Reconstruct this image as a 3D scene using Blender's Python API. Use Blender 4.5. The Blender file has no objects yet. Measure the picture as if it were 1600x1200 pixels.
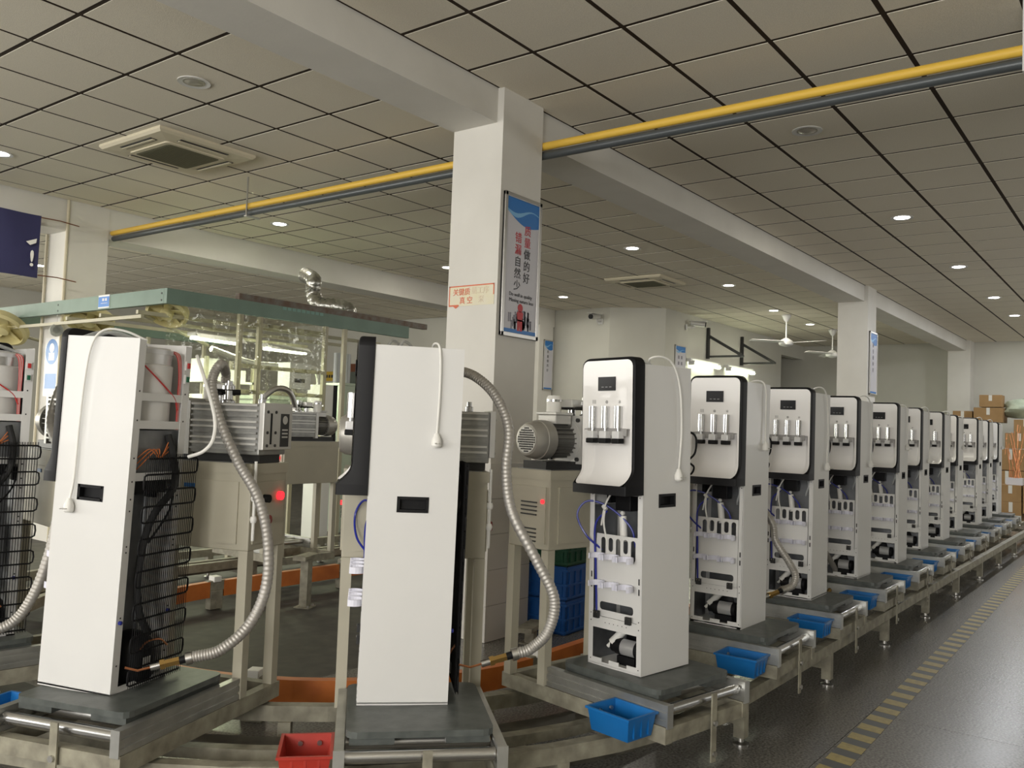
import bpy, bmesh, math, random
from mathutils import Vector, Matrix
random.seed(7)
R = math.radians
scene = bpy.context.scene
COL = scene.collection

# ------------------------------------------------------------------ camera
CH = 1.372                                   # camera height
FPX = 1355.94                                # focal length in px of the 1600 px wide frame
YAW, PITCH, ROLL = R(37.165), R(2.739), R(2.090)
_f = Vector((math.cos(YAW)*math.cos(PITCH), math.sin(YAW)*math.cos(PITCH), math.sin(PITCH)))
_r0 = Vector((math.sin(YAW), -math.cos(YAW), 0)); _u0 = _r0.cross(_f)
_r = math.cos(ROLL)*_r0 + math.sin(ROLL)*_u0
_u = -math.sin(ROLL)*_r0 + math.cos(ROLL)*_u0
CAMP = Vector((0, 0, CH))
cd = bpy.data.cameras.new('camera'); cam = bpy.data.objects.new('camera', cd); COL.objects.link(cam)
cd.sensor_fit = 'HORIZONTAL'; cd.sensor_width = 36; cd.lens = FPX/1600*36; cd.clip_start = .05; cd.clip_end = 100
m = Matrix((_r, _u, -_f)).transposed().to_4x4(); m.translation = CAMP
cam.matrix_world = m
scene.camera = cam

def ray(x, y): return _r*((x-800)/FPX) - _u*((y-600)/FPX) + _f
def at(x, y, depth): return CAMP + ray(x, y)*depth                 # depth along the view axis
def onZ(x, y, z): d = ray(x, y); return CAMP + d*((z-CH)/d.z)
def onX(x, y, X): d = ray(x, y); return CAMP + d*(X/d.x)
def onY(x, y, Y): d = ray(x, y); return CAMP + d*(Y/d.y)
def proj(p):
    v = Vector(p)-CAMP; z = v.dot(_f)
    return (800+FPX*v.dot(_r)/z, 600-FPX*v.dot(_u)/z, z) if z > .05 else None

# ------------------------------------------------------------------ light
w = bpy.data.worlds.new('world'); scene.world = w; w.use_nodes = True
w.node_tree.nodes['Background'].inputs[0].default_value = (.8, .9, 1, 1)
w.node_tree.nodes['Background'].inputs[1].default_value = .6
vs = scene.view_settings
vs.view_transform = 'Standard'; vs.look = 'None'; vs.gamma = 1; vs.use_curve_mapping = False
vs.exposure = 0.0
CEIL = 3.562
def area(name, loc, tgt, sx, sy, power, col=(1, 1, 1), shape='RECTANGLE', spread=180):
    l = bpy.data.lights.new(name, 'AREA'); l.shape = shape; l.size = sx; l.size_y = sy
    l.energy = power; l.color = col; l.spread = R(spread)
    o = bpy.data.objects.new(name, l); COL.objects.link(o); o.location = loc
    o.rotation_euler = (Vector(tgt)-Vector(loc)).to_track_quat('-Z', 'Y').to_euler()
    return o
# daylight entering through the three windows of the wall behind the camera
WIN = [(-2.1, .5), (1.3, 3.9), (5.2, 7.8), (9.8, 12.4), (13.4, 16.0)]
for (a, b), pw_ in zip(WIN, (225, 125, 85, 170, 190)):
    area('window_daylight', (-3.93, (a+b)/2, 1.95), (0, (a+b)/2, 2.35), b-a-.1, 1.7, pw_, (1, .97, .92))
# through the windows of the far left wall
WIN3 = [(-3.2, -.4), (.6, 3.4)]
for a, b in WIN3:
    area('window_daylight', ((a+b)/2, 16.93, 1.95), ((a+b)/2, 12, 3.0), b-a-.1, 1.7, 190, (1, .98, .86))
# and through the windows of the aisle wall
WIN2 = [(9.5, 12.1), (13.0, 15.6), (17.0, 19.6)]
for (a, b), pw_ in zip(WIN2, (42, 58, 55)):
    area('window_daylight', ((a+b)/2, -4.93, 1.95), ((a+b)/2, 0, 3.4), b-a-.1, 1.7, pw_, (1, .97, .93))

# ------------------------------------------------------------------ materials
MATS = {}
def mat(name, col, rough=.5, metal=0., noise=0., scale=20., col2=None, bump=0., bscale=80., emit=None, estr=0., trans=0., alpha=1., coat=0., spec=.5, detail=4.):
    if name in MATS: return MATS[name]
    mm = bpy.data.materials.new(name); mm.use_nodes = True; MATS[name] = mm
    nt = mm.node_tree; b = nt.nodes['Principled BSDF']
    c = (*col, 1)
    b.inputs['Base Color'].default_value = c; b.inputs['Roughness'].default_value = rough
    b.inputs['Metallic'].default_value = metal; b.inputs['Specular IOR Level'].default_value = spec
    b.inputs['Coat Weight'].default_value = coat
    if trans: b.inputs['Transmission Weight'].default_value = trans
    if alpha < 1: b.inputs['Alpha'].default_value = alpha
    if emit: b.inputs['Emission Color'].default_value = (*emit, 1); b.inputs['Emission Strength'].default_value = estr
    tc = None
    if noise or bump:
        tc = nt.nodes.new('ShaderNodeNewGeometry')
    if noise:
        n = nt.nodes.new('ShaderNodeTexNoise'); n.inputs['Scale'].default_value = scale; n.inputs['Detail'].default_value = detail
        nt.links.new(tc.outputs['Position'], n.inputs['Vector'])
        r = nt.nodes.new('ShaderNodeValToRGB'); r.color_ramp.elements[0].position = .5-noise/2; r.color_ramp.elements[1].position = .5+noise/2
        c2 = col2 or tuple(x*.75 for x in col)
        r.color_ramp.elements[0].color = (*c2, 1); r.color_ramp.elements[1].color = c
        nt.links.new(n.outputs['Fac'], r.inputs['Fac']); nt.links.new(r.outputs['Color'], b.inputs['Base Color'])
    if bump:
        n = nt.nodes.new('ShaderNodeTexNoise'); n.inputs['Scale'].default_value = bscale; n.inputs['Detail'].default_value = 3
        nt.links.new(tc.outputs['Position'], n.inputs['Vector'])
        bp = nt.nodes.new('ShaderNodeBump'); bp.inputs['Strength'].default_value = bump; bp.inputs['Distance'].default_value = .01
        nt.links.new(n.outputs['Fac'], bp.inputs['Height']); nt.links.new(bp.outputs['Normal'], b.inputs['Normal'])
    return mm

wall_m = mat('wall_paint', (.62, .61, .55), .8, noise=.5, scale=1.2, col2=(.55, .54, .48), bump=.05, bscale=60)
col_m = mat('column_paint', (.70, .68, .63), .75, noise=.5, scale=2.5, col2=(.63, .61, .56), bump=.05, bscale=50)
tile_m = mat('ceiling_tile', (.82, .765, .64), .85, noise=.35, scale=160, col2=(.72, .67, .56), bump=.25, bscale=240)
grid_m = mat('ceiling_grid_brown', (.035, .022, .013), .7, spec=.2)
floor_m = mat('floor_terrazzo', (.23, .22, .20), .26, noise=.3, scale=90, col2=(.085, .08, .073), bump=.02, bscale=12, spec=.4)
floor_old = mat('floor_worn', (.075, .068, .057), .65, noise=.5, scale=9, col2=(.03, .028, .024), detail=8)
joint_m = mat('floor_joint', (.035, .033, .03), .7)
white_m = mat('white_sheet_metal', (.71, .705, .69), .35, noise=.3, scale=3, col2=(.69, .685, .67), coat=.1)
face_m = mat('white_plastic', (.80, .785, .77), .3, coat=.2)
black_m = mat('black_plastic', (.008, .008, .009), .5, spec=.2)
gloss_m = mat('black_glass', (.004, .004, .005), .3, spec=.25)
chrome_m = mat('chrome', (.56, .56, .56), .24, 1.)
galv_m = mat('galvanised', (.30, .31, .32), .42, .75, noise=.5, scale=14, col2=(.2, .205, .215))
clip_m = mat('lilac_plastic', (.74, .74, .84), .4)
cream_m = mat('white_nylon', (.78, .77, .73), .45)
blue_tube = mat('blue_tube', (.02, .03, .28), .3)
red_m = mat('red_wire', (.5, .03, .03), .4)
orange_w = mat('orange_wire', (.55, .16, .04), .5)
copper_m = mat('copper', (.62, .26, .13), .3, 1.)
brass_m = mat('brass', (.55, .36, .13), .3, 1.)
foam_m = mat('foam_white', (.74, .73, .71), .7, noise=.5, scale=10, col2=(.66, .65, .63))
steel_m = mat('brushed_steel', (.55, .54, .52), .32, 1.)
hose_m = mat('flex_hose', (.42, .40, .37), .5, .6)
beige_m = mat('beige_powder_coat', (.46, .43, .34), .45, noise=.4, scale=5, col2=(.41, .385, .305))
dirty_m = mat('beige_dirty', (.36, .34, .26), .55, noise=.45, scale=16, col2=(.17, .155, .12), detail=8)
alu_m = mat('aluminium', (.56, .56, .53), .38, .85, noise=.4, scale=12, col2=(.42, .42, .40))
board_m = mat('pallet_board', (.105, .115, .108), .42, noise=.5, scale=22, col2=(.055, .062, .058), detail=8, bump=.05)
pump_m = mat('pump_grey', (.36, .36, .34), .4, .5, noise=.3, scale=20, col2=(.28, .28, .27))
pumpl_m = mat('pump_light', (.60, .59, .56), .38, .35)
dark_m = mat('dark_metal', (.03, .03, .03), .45, .3)
org_m = mat('orange_paint', (.66, .20, .035), .45, noise=.5, scale=9, col2=(.46, .12, .02), detail=6)
bluebin_m = mat('blue_bin', (.006, .15, .44), .4, noise=.4, scale=6, col2=(.005, .12, .37))
redbin_m = mat('red_bin', (.45, .035, .02), .4, noise=.4, scale=6, col2=(.33, .025, .015))
crate_m = mat('blue_crate', (.005, .085, .33), .45)
crateg_m = mat('green_crate', (.005, .07, .035), .5)
yellow_m = mat('yellow_paint', (.78, .50, .07), .5)
pipe_m = mat('grey_pipe', (.085, .095, .10), .35, .2)
green_m = mat('booth_green', (.15, .225, .18), .5, noise=.4, scale=5, col2=(.125, .19, .15))
post_m = mat('booth_post', (.42, .39, .28), .5)
pvc_m = bpy.data.materials.new('pvc_curtain'); pvc_m.use_nodes = True
_nt = pvc_m.node_tree; _nt.nodes.clear()
_o = _nt.nodes.new('ShaderNodeOutputMaterial'); _mx = _nt.nodes.new('ShaderNodeMixShader'); _tr = _nt.nodes.new('ShaderNodeBsdfTransparent'); _gl = _nt.nodes.new('ShaderNodeBsdfGlossy')
_lw = _nt.nodes.new('ShaderNodeFresnel'); _lw.inputs['IOR'].default_value = 1.55; _ma = _nt.nodes.new('ShaderNodeMath'); _ma.operation = 'MULTIPLY_ADD'; _ma.inputs[1].default_value = 1.3; _ma.inputs[2].default_value = .04
_tr.inputs[0].default_value = (.93, .95, .86, 1); _gl.inputs['Roughness'].default_value = .07; _gl.inputs[0].default_value = (1, 1, .93, 1)
_nz = _nt.nodes.new('ShaderNodeTexNoise'); _nz.inputs['Scale'].default_value = 7; _nz.inputs['Detail'].default_value = 2; _ge = _nt.nodes.new('ShaderNodeNewGeometry'); _bp = _nt.nodes.new('ShaderNodeBump'); _bp.inputs['Strength'].default_value = 1; _bp.inputs['Distance'].default_value = .06
for _a, _b in ((_ge.outputs['Position'], _nz.inputs['Vector']), (_nz.outputs['Fac'], _bp.inputs['Height']), (_bp.outputs['Normal'], _gl.inputs['Normal']), (_bp.outputs['Normal'], _lw.inputs['Normal']), (_lw.outputs[0], _ma.inputs[0]), (_ma.outputs[0], _mx.inputs[0]), (_tr.outputs[0], _mx.inputs[1]), (_gl.outputs[0], _mx.inputs[2]), (_mx.outputs[0], _o.inputs[0])): _nt.links.new(_a, _b)
duct_m = mat('foil_duct', (.55, .54, .50), .25, .9, noise=.5, scale=30, col2=(.3, .3, .28), bump=.6, bscale=25)
acw_m = mat('ac_plastic', (.66, .60, .45), .5)
acg_m = mat('ac_grille', (.145, .14, .085), .7)
tapey_m = mat('tape_yellow', (.42, .33, .09), .5, noise=.5, scale=40, col2=(.27, .21, .06))
tapek_m = mat('tape_black', (.05, .055, .055), .5)
paper_m = mat('poster_paper', (.58, .57, .61), .35)
pblue_m = mat('poster_blue', (.02, .17, .50), .4)
pblue2_m = mat('poster_pale_blue', (.20, .45, .72), .4)
ink_m = mat('print_black', (.03, .03, .035), .5)
inkr_m = mat('print_red', (.50, .03, .04), .5)
inkg_m = mat('print_grey', (.22, .21, .25), .5)
stick_m = mat('sticker_cream', (.72, .66, .44), .6, noise=.5, scale=12, col2=(.70, .66, .55))
inko_m = mat('print_orange', (.62, .13, .05), .5)
inkf_m = mat('print_faded', (.66, .55, .42), .6)
navy_m = mat('banner_navy', (.022, .022, .085), .6)
card_m = mat('cardboard', (.33, .20, .085), .75, noise=.4, scale=5, col2=(.28, .165, .065))
tape_clear = mat('box_tape', (.62, .60, .55), .3)
bag_m = mat('plastic_bag', (.40, .44, .33), .35, noise=.5, scale=9, col2=(.28, .32, .24), bump=.5, bscale=14)
led_m = mat('lamp_lit', (1, 1, 1), .4, emit=(1, .97, .88), estr=14)
ledw_m = mat('lamp_lit_cool', (1, 1, 1), .4, emit=(.95, .97, 1), estr=18)
tubel_m = mat('tube_lit', (1, 1, 1), .4, emit=(.93, 1, .72), estr=9)
unlit_m = mat('lamp_off', (.45, .43, .38), .25, .4)
redlamp = mat('lamp_red', (.8, .02, .02), .3, emit=(1, .02, .03), estr=2.2)
grnlamp = mat('lamp_green', (.02, .7, .1), .3, emit=(.02, 1, .15), estr=1.2)
yellamp = mat('lamp_amber', (.9, .5, .05), .3, emit=(1, .55, .05), estr=1.2)
wood_m = mat('door_wood', (.16, .05, .02), .5)
signb_m = mat('sign_blue', (.01, .16, .52), .4)
fany_m = mat('fan_yellowed', (.62, .55, .28), .5)

# ------------------------------------------------------------------ mesh builder
class MB:
    def __init__(s): s.v = []; s.f = []
    def add(s, vs_, fs_):
        n = len(s.v); s.v += [tuple(x) for x in vs_]; s.f += [tuple(i+n for i in f) for f in fs_]; return s
    def box(s, x0, x1, y0, y1, z0, z1, M=None):
        vv = [Vector((x, y, z)) for z in (z0, z1) for y in (y0, y1) for x in (x0, x1)]
        if M: vv = [M @ p for p in vv]
        return s.add(vv, [(0, 2, 3, 1), (4, 5, 7, 6), (0, 1, 5, 4), (2, 6, 7, 3), (0, 4, 6, 2), (1, 3, 7, 5)])
    def cyl(s, p0, p1, r, n=14, r1=None, cap=True):
        p0, p1 = Vector(p0), Vector(p1); d = (p1-p0).normalized(); r1 = r if r1 is None else r1
        a = d.orthogonal().normalized(); b = d.cross(a)
        c = [a*math.cos(2*math.pi*i/n)+b*math.sin(2*math.pi*i/n) for i in range(n)]
        vv = [p0+q*r for q in c]+[p1+q*r1 for q in c]
        ff = [(i, (i+1) % n, n+(i+1) % n, n+i) for i in range(n)]
        if cap: ff += [tuple(range(n-1, -1, -1)), tuple(range(n, 2*n))]
        return s.add(vv, ff)
    def tube(s, pts, r, n=8, rib=None):
        pts = [Vector(p) for p in pts]; N = len(pts); prev = None; rings = []
        for i, p in enumerate(pts):
            t = (pts[min(i+1, N-1)]-pts[max(i-1, 0)]).normalized()
            if prev is None: a = t.orthogonal().normalized()
            else:
                a = prev-t*prev.dot(t); a = a.normalized() if a.length > 1e-6 else t.orthogonal().normalized()
            prev = a; b = t.cross(a); rr = r*(rib[i] if rib else 1)
            rings.append([p+(a*math.cos(2*math.pi*k/n)+b*math.sin(2*math.pi*k/n))*rr for k in range(n)])
        vv = [q for g in rings for q in g]
        ff = [(i*n+k, i*n+(k+1) % n, (i+1)*n+(k+1) % n, (i+1)*n+k) for i in range(N-1) for k in range(n)]
        ff += [tuple(range(n-1, -1, -1)), tuple(range((N-1)*n, N*n))]
        return s.add(vv, ff)
    def lathe(s, prof, n=24, o=(0, 0, 0), axis='Z'):
        vv = []; o = Vector(o)
        for r, z in prof:
            for k in range(n):
                a = 2*math.pi*k/n; c, q = r*math.cos(a), r*math.sin(a)
                vv.append(o+Vector({'Z': (c, q, z), 'X': (z, c, q), 'Y': (q, z, c)}[axis]))
        m_ = len(prof)
        ff = [(i*n+k, i*n+(k+1) % n, (i+1)*n+(k+1) % n, (i+1)*n+k) for i in range(m_-1) for k in range(n)]
        ff += [tuple(range(n-1, -1, -1)), tuple(range((m_-1)*n, m_*n))]
        return s.add(vv, ff)
    def loft(s, secs, cap=True):
        n = len(secs[0]); vv = [p for q in secs for p in q]; m_ = len(secs)
        ff = [(i*n+k, i*n+(k+1) % n, (i+1)*n+(k+1) % n, (i+1)*n+k) for i in range(m_-1) for k in range(n)]
        if cap: ff += [tuple(range(n-1, -1, -1)), tuple(range((m_-1)*n, m_*n))]
        return s.add(vv, ff)
    def grid(s, rows):
        n = len(rows[0]); vv = [p for q in rows for p in q]
        return s.add(vv, [(i*n+k, i*n+k+1, (i+1)*n+k+1, (i+1)*n+k) for i in range(len(rows)-1) for k in range(n-1)])
    def mesh(s, name, mt, smooth=False, bev=0):
        me = bpy.data.meshes.new(name); me.from_pydata(s.v, [], s.f)
        bm = bmesh.new(); bm.from_mesh(me); bmesh.ops.recalc_face_normals(bm, faces=bm.faces)
        if bev:
            try: bmesh.ops.bevel(bm, geom=list(bm.edges), offset=bev, segments=2, profile=.5, affect='EDGES', clamp_overlap=True)
            except Exception: pass
        bm.to_mesh(me); bm.free()
        me.materials.append(mt)
        if smooth:
            for p in me.polygons: p.use_smooth = True
            try: me.set_sharp_from_angle(angle=R(38))
            except Exception: pass
        return me
    def build(s, name, mt, parent=None, smooth=False, bev=0):
        return obj(name, s.mesh(name, mt, smooth, bev), parent)

def obj(name, me, parent=None):
    o = bpy.data.objects.new(name, me); COL.objects.link(o)
    if parent: o.parent = parent
    return o
def tag(o, label=None, cat=None, group=None, kind=None):
    if label: o['label'] = label
    if cat: o['category'] = cat
    if group: o['group'] = group
    if kind: o['kind'] = kind
    return o
def empty(name, loc=(0, 0, 0), rz=0, label=None, cat=None, group=None):
    o = bpy.data.objects.new(name, None); COL.objects.link(o); o.empty_display_size = .1
    o.location = loc; o.rotation_euler = (0, 0, rz)
    return tag(o, label, cat, group)
def copy_tree(o, parent=None):
    c = o.copy(); COL.objects.link(c); c.parent = parent
    for ch in list(o.children): copy_tree(ch, c)
    return c
def B(*a, **k): return MB().box(*a, **k)
def struct(name, mb, mt, parent=None, **k):
    o = mb.build(name, mt, parent, **k)
    if not parent: o['kind'] = 'structure'
    return o
def catmull(pts, n=8):
    P = [Vector(p) for p in pts]; P = [P[0]*2-P[1]]+P+[P[-1]*2-P[-2]]; out = []
    for i in range(1, len(P)-2):
        for k in range(n):
            t = k/n; a, b, c, d = P[i-1:i+3]
            out.append(.5*((2*b)+(c-a)*t+(2*a-5*b+4*c-d)*t*t+(3*b-a-3*c+d)*t**3))
    return out+[P[-2]]
def rrect(y0, y1, z0, z1, r, n=4):
    out = []
    for cy, cz, a0 in ((y1-r, z1-r, 0), (y0+r, z1-r, 90), (y0+r, z0+r, 180), (y1-r, z0+r, 270)):
        for k in range(n+1):
            a = R(a0+90*k/n); out.append((cy+r*math.cos(a), cz+r*math.sin(a)))
    return out
def plate2d(outer, holes, th):
    """flat plate with holes in the local XY plane, thickness th along Z"""
    cu = bpy.data.curves.new('plate', 'CURVE'); cu.dimensions = '2D'; cu.fill_mode = 'BOTH'; cu.extrude = th/2
    for loop in [outer]+holes:
        sp = cu.splines.new('POLY'); sp.points.add(len(loop)-1); sp.use_cyclic_u = True
        for p, q in zip(sp.points, loop): p.co = (q[0], q[1], 0, 1)
    o = bpy.data.objects.new('plate', cu); COL.objects.link(o)
    me = bpy.data.meshes.new_from_object(o.evaluated_get(bpy.context.evaluated_depsgraph_get()))
    bpy.data.objects.remove(o); bpy.data.curves.remove(cu)
    return me
def text_mesh(txt, size, mt, align='CENTER', th=.0006, bold=0.):
    cu = bpy.data.curves.new('lettering', 'FONT'); cu.body = txt; cu.size = size; cu.align_x = align; cu.align_y = 'CENTER'; cu.extrude = th; cu.offset = bold; cu.resolution_u = 2
    o = bpy.data.objects.new('lettering', cu); COL.objects.link(o)
    me = bpy.data.meshes.new_from_object(o.evaluated_get(bpy.context.evaluated_depsgraph_get()))
    bpy.data.objects.remove(o); bpy.data.curves.remove(cu)
    me.materials.clear(); me.materials.append(mt); me.name = 'lettering'
    return me

# ------------------------------------------------------------------ setting: floor, walls, ceiling
XA, XB, YA, YB = -4.0, 21.2, -5.0, 17.0
fl = struct('floor', B(XA, XB+.2, YA, YB, -.15, -.004), floor_old)
slab_me = B(-.2975, .2975, -1.1985, 1.1985, -.0045, 0).mesh('floor_slab', floor_m)
FX0, FY0 = 4.635, 1.19
rest = MB()
for i in range(-12, 28):
    for j in range(-2, 1):
        cx, cy = FX0+.6*i+.3, FY0+2.4*j+1.2
        p = proj((cx, min(cy, 1), 0))
        if p and p[0] > -300 and p[2] < 16:
            o = obj('floor_slab', slab_me, fl); o.location = (cx, cy, 0)
        else: rest.box(cx-.2975, cx+.2975, cy-1.1985, cy+1.1985, -.0045, 0)
o = rest.build('floor_slab_field', floor_m, fl); o['kind'] = 'stuff'

# ceiling: brown backing with lay-in tiles in three bays between the beams
ce = struct('ceiling', B(XA, XB+.2, YA, YB, CEIL+.004, CEIL+.12), grid_m)
cells = []
def bay(xs, ys):
    for i in range(len(xs)-1):
        for j in range(len(ys)-1):
            cells.append((xs[i], xs[i+1], ys[j], ys[j+1]))
def lines(a, b, ref, pitch):
    n0 = math.ceil((a-ref)/pitch+.05); out = [a]; n = n0
    while ref+n*pitch < b-.05: out.append(ref+n*pitch); n += 1
    return out+[b]
bay(lines(XA, XB, 7.54, .588), lines(YA, 3.48, 1.775, .6))
bay(lines(XA, XB, 2.865, .6), lines(3.86, 9.2, 6.02, .598))
bay(lines(XA, 13.4, 2.865, .6), lines(9.6, YB, 6.02, .598))
def parea(c):
    q = [proj((c[a], c[b], CEIL)) for a, b in ((0, 2), (1, 2), (1, 3), (0, 3))]
    if any(p is None for p in q): return 0
    if not any(-60 < p[0] < 1660 and -60 < p[1] < 1260 for p in q): return 0
    return abs(sum(q[i][0]*q[(i+1) % 4][1]-q[(i+1) % 4][0]*q[i][1] for i in range(4)))/2
cells.sort(key=parea, reverse=True)
restc = MB(); tcache = {}
for k, c in enumerate(cells):
    g = .0155; sx, sy = round(c[1]-c[0], 3), round(c[3]-c[2], 3)
    if k < 300:
        if (sx, sy) not in tcache:
            tcache[(sx, sy)] = B(-sx/2+g, sx/2-g, -sy/2+g, sy/2-g, 0, .0035).mesh('ceiling_tile', tile_m)
        o = obj('ceiling_tile', tcache[(sx, sy)], ce); o.location = ((c[0]+c[1])/2, (c[2]+c[3])/2, CEIL+random.uniform(-.0004, .0004))
    else: restc.box(c[0]+g, c[1]-g, c[2]+g, c[3]-g, CEIL, CEIL+.0035)
o = restc.build('ceiling_tile_field', tile_m, ce); o['kind'] = 'stuff'

struct('ceiling_beam', B(XA, XB, 3.485, 3.86, 3.338, CEIL+.01), col_m)
struct('ceiling_beam', B(XA, 13.4, 9.2, 9.6, 3.24, CEIL+.01), col_m)
# columns; the lower metre of the main one is clad in tiles
def column(x, y, wx=.44, wy=.42, z1=CEIL+.012):
    return struct('column', B(x, x+wx, y, y+wy, -.004, z1), col_m)
c_main = column(4.336, 3.434)
clad = mat('cladding_tile', (.62, .60, .56), .3)
for face in range(4):
    for i in range(5):
        z0 = .003+i*.225; z1 = z0+.222
        e = .008
        if face == 0: mb = B(4.336-e, 4.336, 3.434-e, 3.434+.42+e, z0, z1)
        elif face == 1: mb = B(4.336, 4.776, 3.434-e, 3.434, z0, z1)
        elif face == 2: mb = B(4.776, 4.776+e, 3.434-e, 3.434+.42+e, z0, z1)
        else: mb = B(4.336, 4.776, 3.854, 3.854+e, z0, z1)
        mb.build('cladding_tile', clad, c_main)
c_left = column(4.336, 9.19, .435, .41)
column(12.9, 3.434); column(12.9, 9.19)
struct('column', B(20.75, 21.25, 3.40, 3.84, -.004, CEIL+.012), col_m)
# walls
struct('wall_end', B(XB, XB+.2, YA, 9.2, -.004, CEIL+.02), wall_m)
mb = MB(); mb.box(13.9, 19.7, 7.15, 7.35, -.004, CEIL+.02); mb.box(19.7, XB, 7.15, 7.35, 3.24, CEIL+.02)
struct('wall_back_right', mb, wall_m)
struct('wall_alcove', B(19.7, XB, 8.9, 9.1, -.004, CEIL+.02), wall_m)
struct('wall_alcove_side', B(19.5, 19.7, 7.35, 9.1, -.004, CEIL+.02), wall_m)
mb = MB(); mb.loft([[(13.42, 8.02, z), (13.9, 7.15, z), (14.1, 7.35, z), (13.62, 8.12, z)] for z in (-.004, CEIL+.02)])
struct('wall_corner', mb, wall_m)
mb = MB(); mb.box(13.42, 13.62, 8.02, YB, -.004, CEIL+.02); struct('wall_back', mb, wall_m)
mb = MB(); mb.box(XA, 13.62, YB, YB+.2, -.004, 1.05); mb.box(XA, 13.62, YB, YB+.2, 2.85, CEIL+.02)
xs = [XA]+[q for p in WIN3 for q in p]+[13.62]
for i in range(0, len(xs), 2): mb.box(xs[i], xs[i+1], YB, YB+.2, 1.05, 2.85)
struct('wall_left', mb, wall_m)
for i, (a, b) in enumerate(WIN3):
    mb = MB()
    for x in (a, (a+b)/2-.025, b-.05): mb.box(x, x+.05, YB+.08, YB+.14, 1.05, 2.85)
    mb.box(a, b, YB+.08, YB+.14, 1.05, 1.10); mb.box(a, b, YB+.08, YB+.14, 2.80, 2.85)
    struct('window_%d' % (i+9), mb, white_m)
mb = MB(); mb.box(XA, XB+.2, YA-.2, YA, -.004, 1.05); mb.box(XA, XB+.2, YA-.2, YA, 2.85, CEIL+.02)
xs = [XA]+[q for p in WIN2 for q in p]+[XB+.2]
for i in range(0, len(xs), 2): mb.box(xs[i], xs[i+1], YA-.2, YA, 1.05, 2.85)
struct('wall_right', mb, wall_m)
for i, (a, b) in enumerate(WIN2):
    mb = MB()
    for x in (a, (a+b)/2-.025, b-.05): mb.box(x, x+.05, YA-.14, YA-.08, 1.05, 2.85)
    mb.box(a, b, YA-.14, YA-.08, 1.05, 1.10); mb.box(a, b, YA-.14, YA-.08, 2.80, 2.85)
    struct('window_%d' % (i+6), mb, white_m)
# window wall behind the camera
mb = MB(); mb.box(XA-.2, XA, YA, YB, -.004, 1.05); mb.box(XA-.2, XA, YA, YB, 2.85, CEIL+.02)
ys = [YA]+[q for p in WIN for q in p]+[YB]
for i in range(0, len(ys), 2): mb.box(XA-.2, XA, ys[i], ys[i+1], 1.05, 2.85)
struct('wall_window', mb, wall_m)
for i, (a, b) in enumerate(WIN):
    mb = MB()
    for y in (a, (a+b)/2-.025, b-.05): mb.box(XA-.14, XA-.08, y, y+.05, 1.05, 2.85)
    mb.box(XA-.14, XA-.08, a, b, 1.05, 1.10); mb.box(XA-.14, XA-.08, a, b, 2.80, 2.85)
    struct('window_%d' % (i+1), mb, white_m)

# yellow and black tape on the aisle floor
A0, A1 = Vector((3.0, 1.10, 0)), Vector((20.5, 1.42, 0)); dT = (A1-A0).normalized(); nT = Vector((dT.y, -dT.x, 0))
tp = empty('floor_tape', A0, math.atan2(dT.y, dT.x), 'yellow and black striped warning tape along the aisle floor', 'floor tape')
L = (A1-A0).length
B(0, L, -.055, .055, 0.0002, .0012).build('black_strip', tapek_m, tp)
st = MB().loft([[(0, -.055, z), (.085, -.055, z), (.105, .055, z), (.02, .055, z)] for z in (.0012, .0022)]).mesh('yellow_stripe', tapey_m)
for i in range(int(L/.168)):
    o = obj('yellow_stripe', st, tp); o.location = (i*.168, 0, 0)

# ------------------------------------------------------------------ pipes under the ceiling
tag(MB().cyl((4.81, .56, 3.304), (4.81, 9.188, 3.304), .027, 14).build('yellow_pipe', yellow_m, None, True), 'long yellow pipe running under the ceiling above a grey one', 'pipe')
tag(MB().cyl((4.83, .56, 3.247), (4.83, 9.188, 3.247), .029, 16).build('grey_pipe', pipe_m, None, True), 'dark grey pipe running directly below the yellow pipe', 'pipe')
h = empty('pipe_hanger', (4.83, 6.74, 3.2), 0, 'thin steel hanger holding the pipes between two ceiling tiles', 'hanger')
MB().cyl((-.06, 0, 0), (-.06, 0, .37), .008, 8).build('drop_rod', steel_m, h)
B(-.07, .08, -.02, .02, -.005, .008).build('cross_bar', steel_m, h)
tag(B(4.78, 4.90, .46, .57, 3.19, CEIL).build('cable_trunking', white_m), 'pale vertical trunking where the yellow pipe ends', 'trunking')

# ------------------------------------------------------------------ ceiling lamps
def downlight(x, y, lit, label, cool=False, pw=14):
    t = empty('downlight', (x, y, CEIL), 0, label, 'ceiling light', 'round downlights in the ceiling')
    MB().lathe([(.072, -.002), (.105, -.006), (.105, 0), (.072, 0)], 28).build('trim_ring', white_m, t, True)
    MB().lathe([(.001, -.004), (.072, -.004), (.072, -.001), (.001, -.001)], 24).build('lens', (ledw_m if cool else led_m) if lit else unlit_m, t)
    if lit:
        l = area('lamp_light', (x, y, CEIL-.012), (x, y, 0), .14, .14, pw, (.95, .97, 1) if cool else (1, .95, .82), 'DISK')
    else:
        MB().lathe([(.06, -.0045), (.045, -.010), (.02, -.012), (.001, -.012)], 20).build('bulb', unlit_m, t, True)
downlight(3.18, 5.137, False, 'unlit round downlight in the ceiling beside the near air conditioner')
downlight(6.125, 2.07, False, 'unlit round downlight in the ceiling above the dispenser row')
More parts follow.
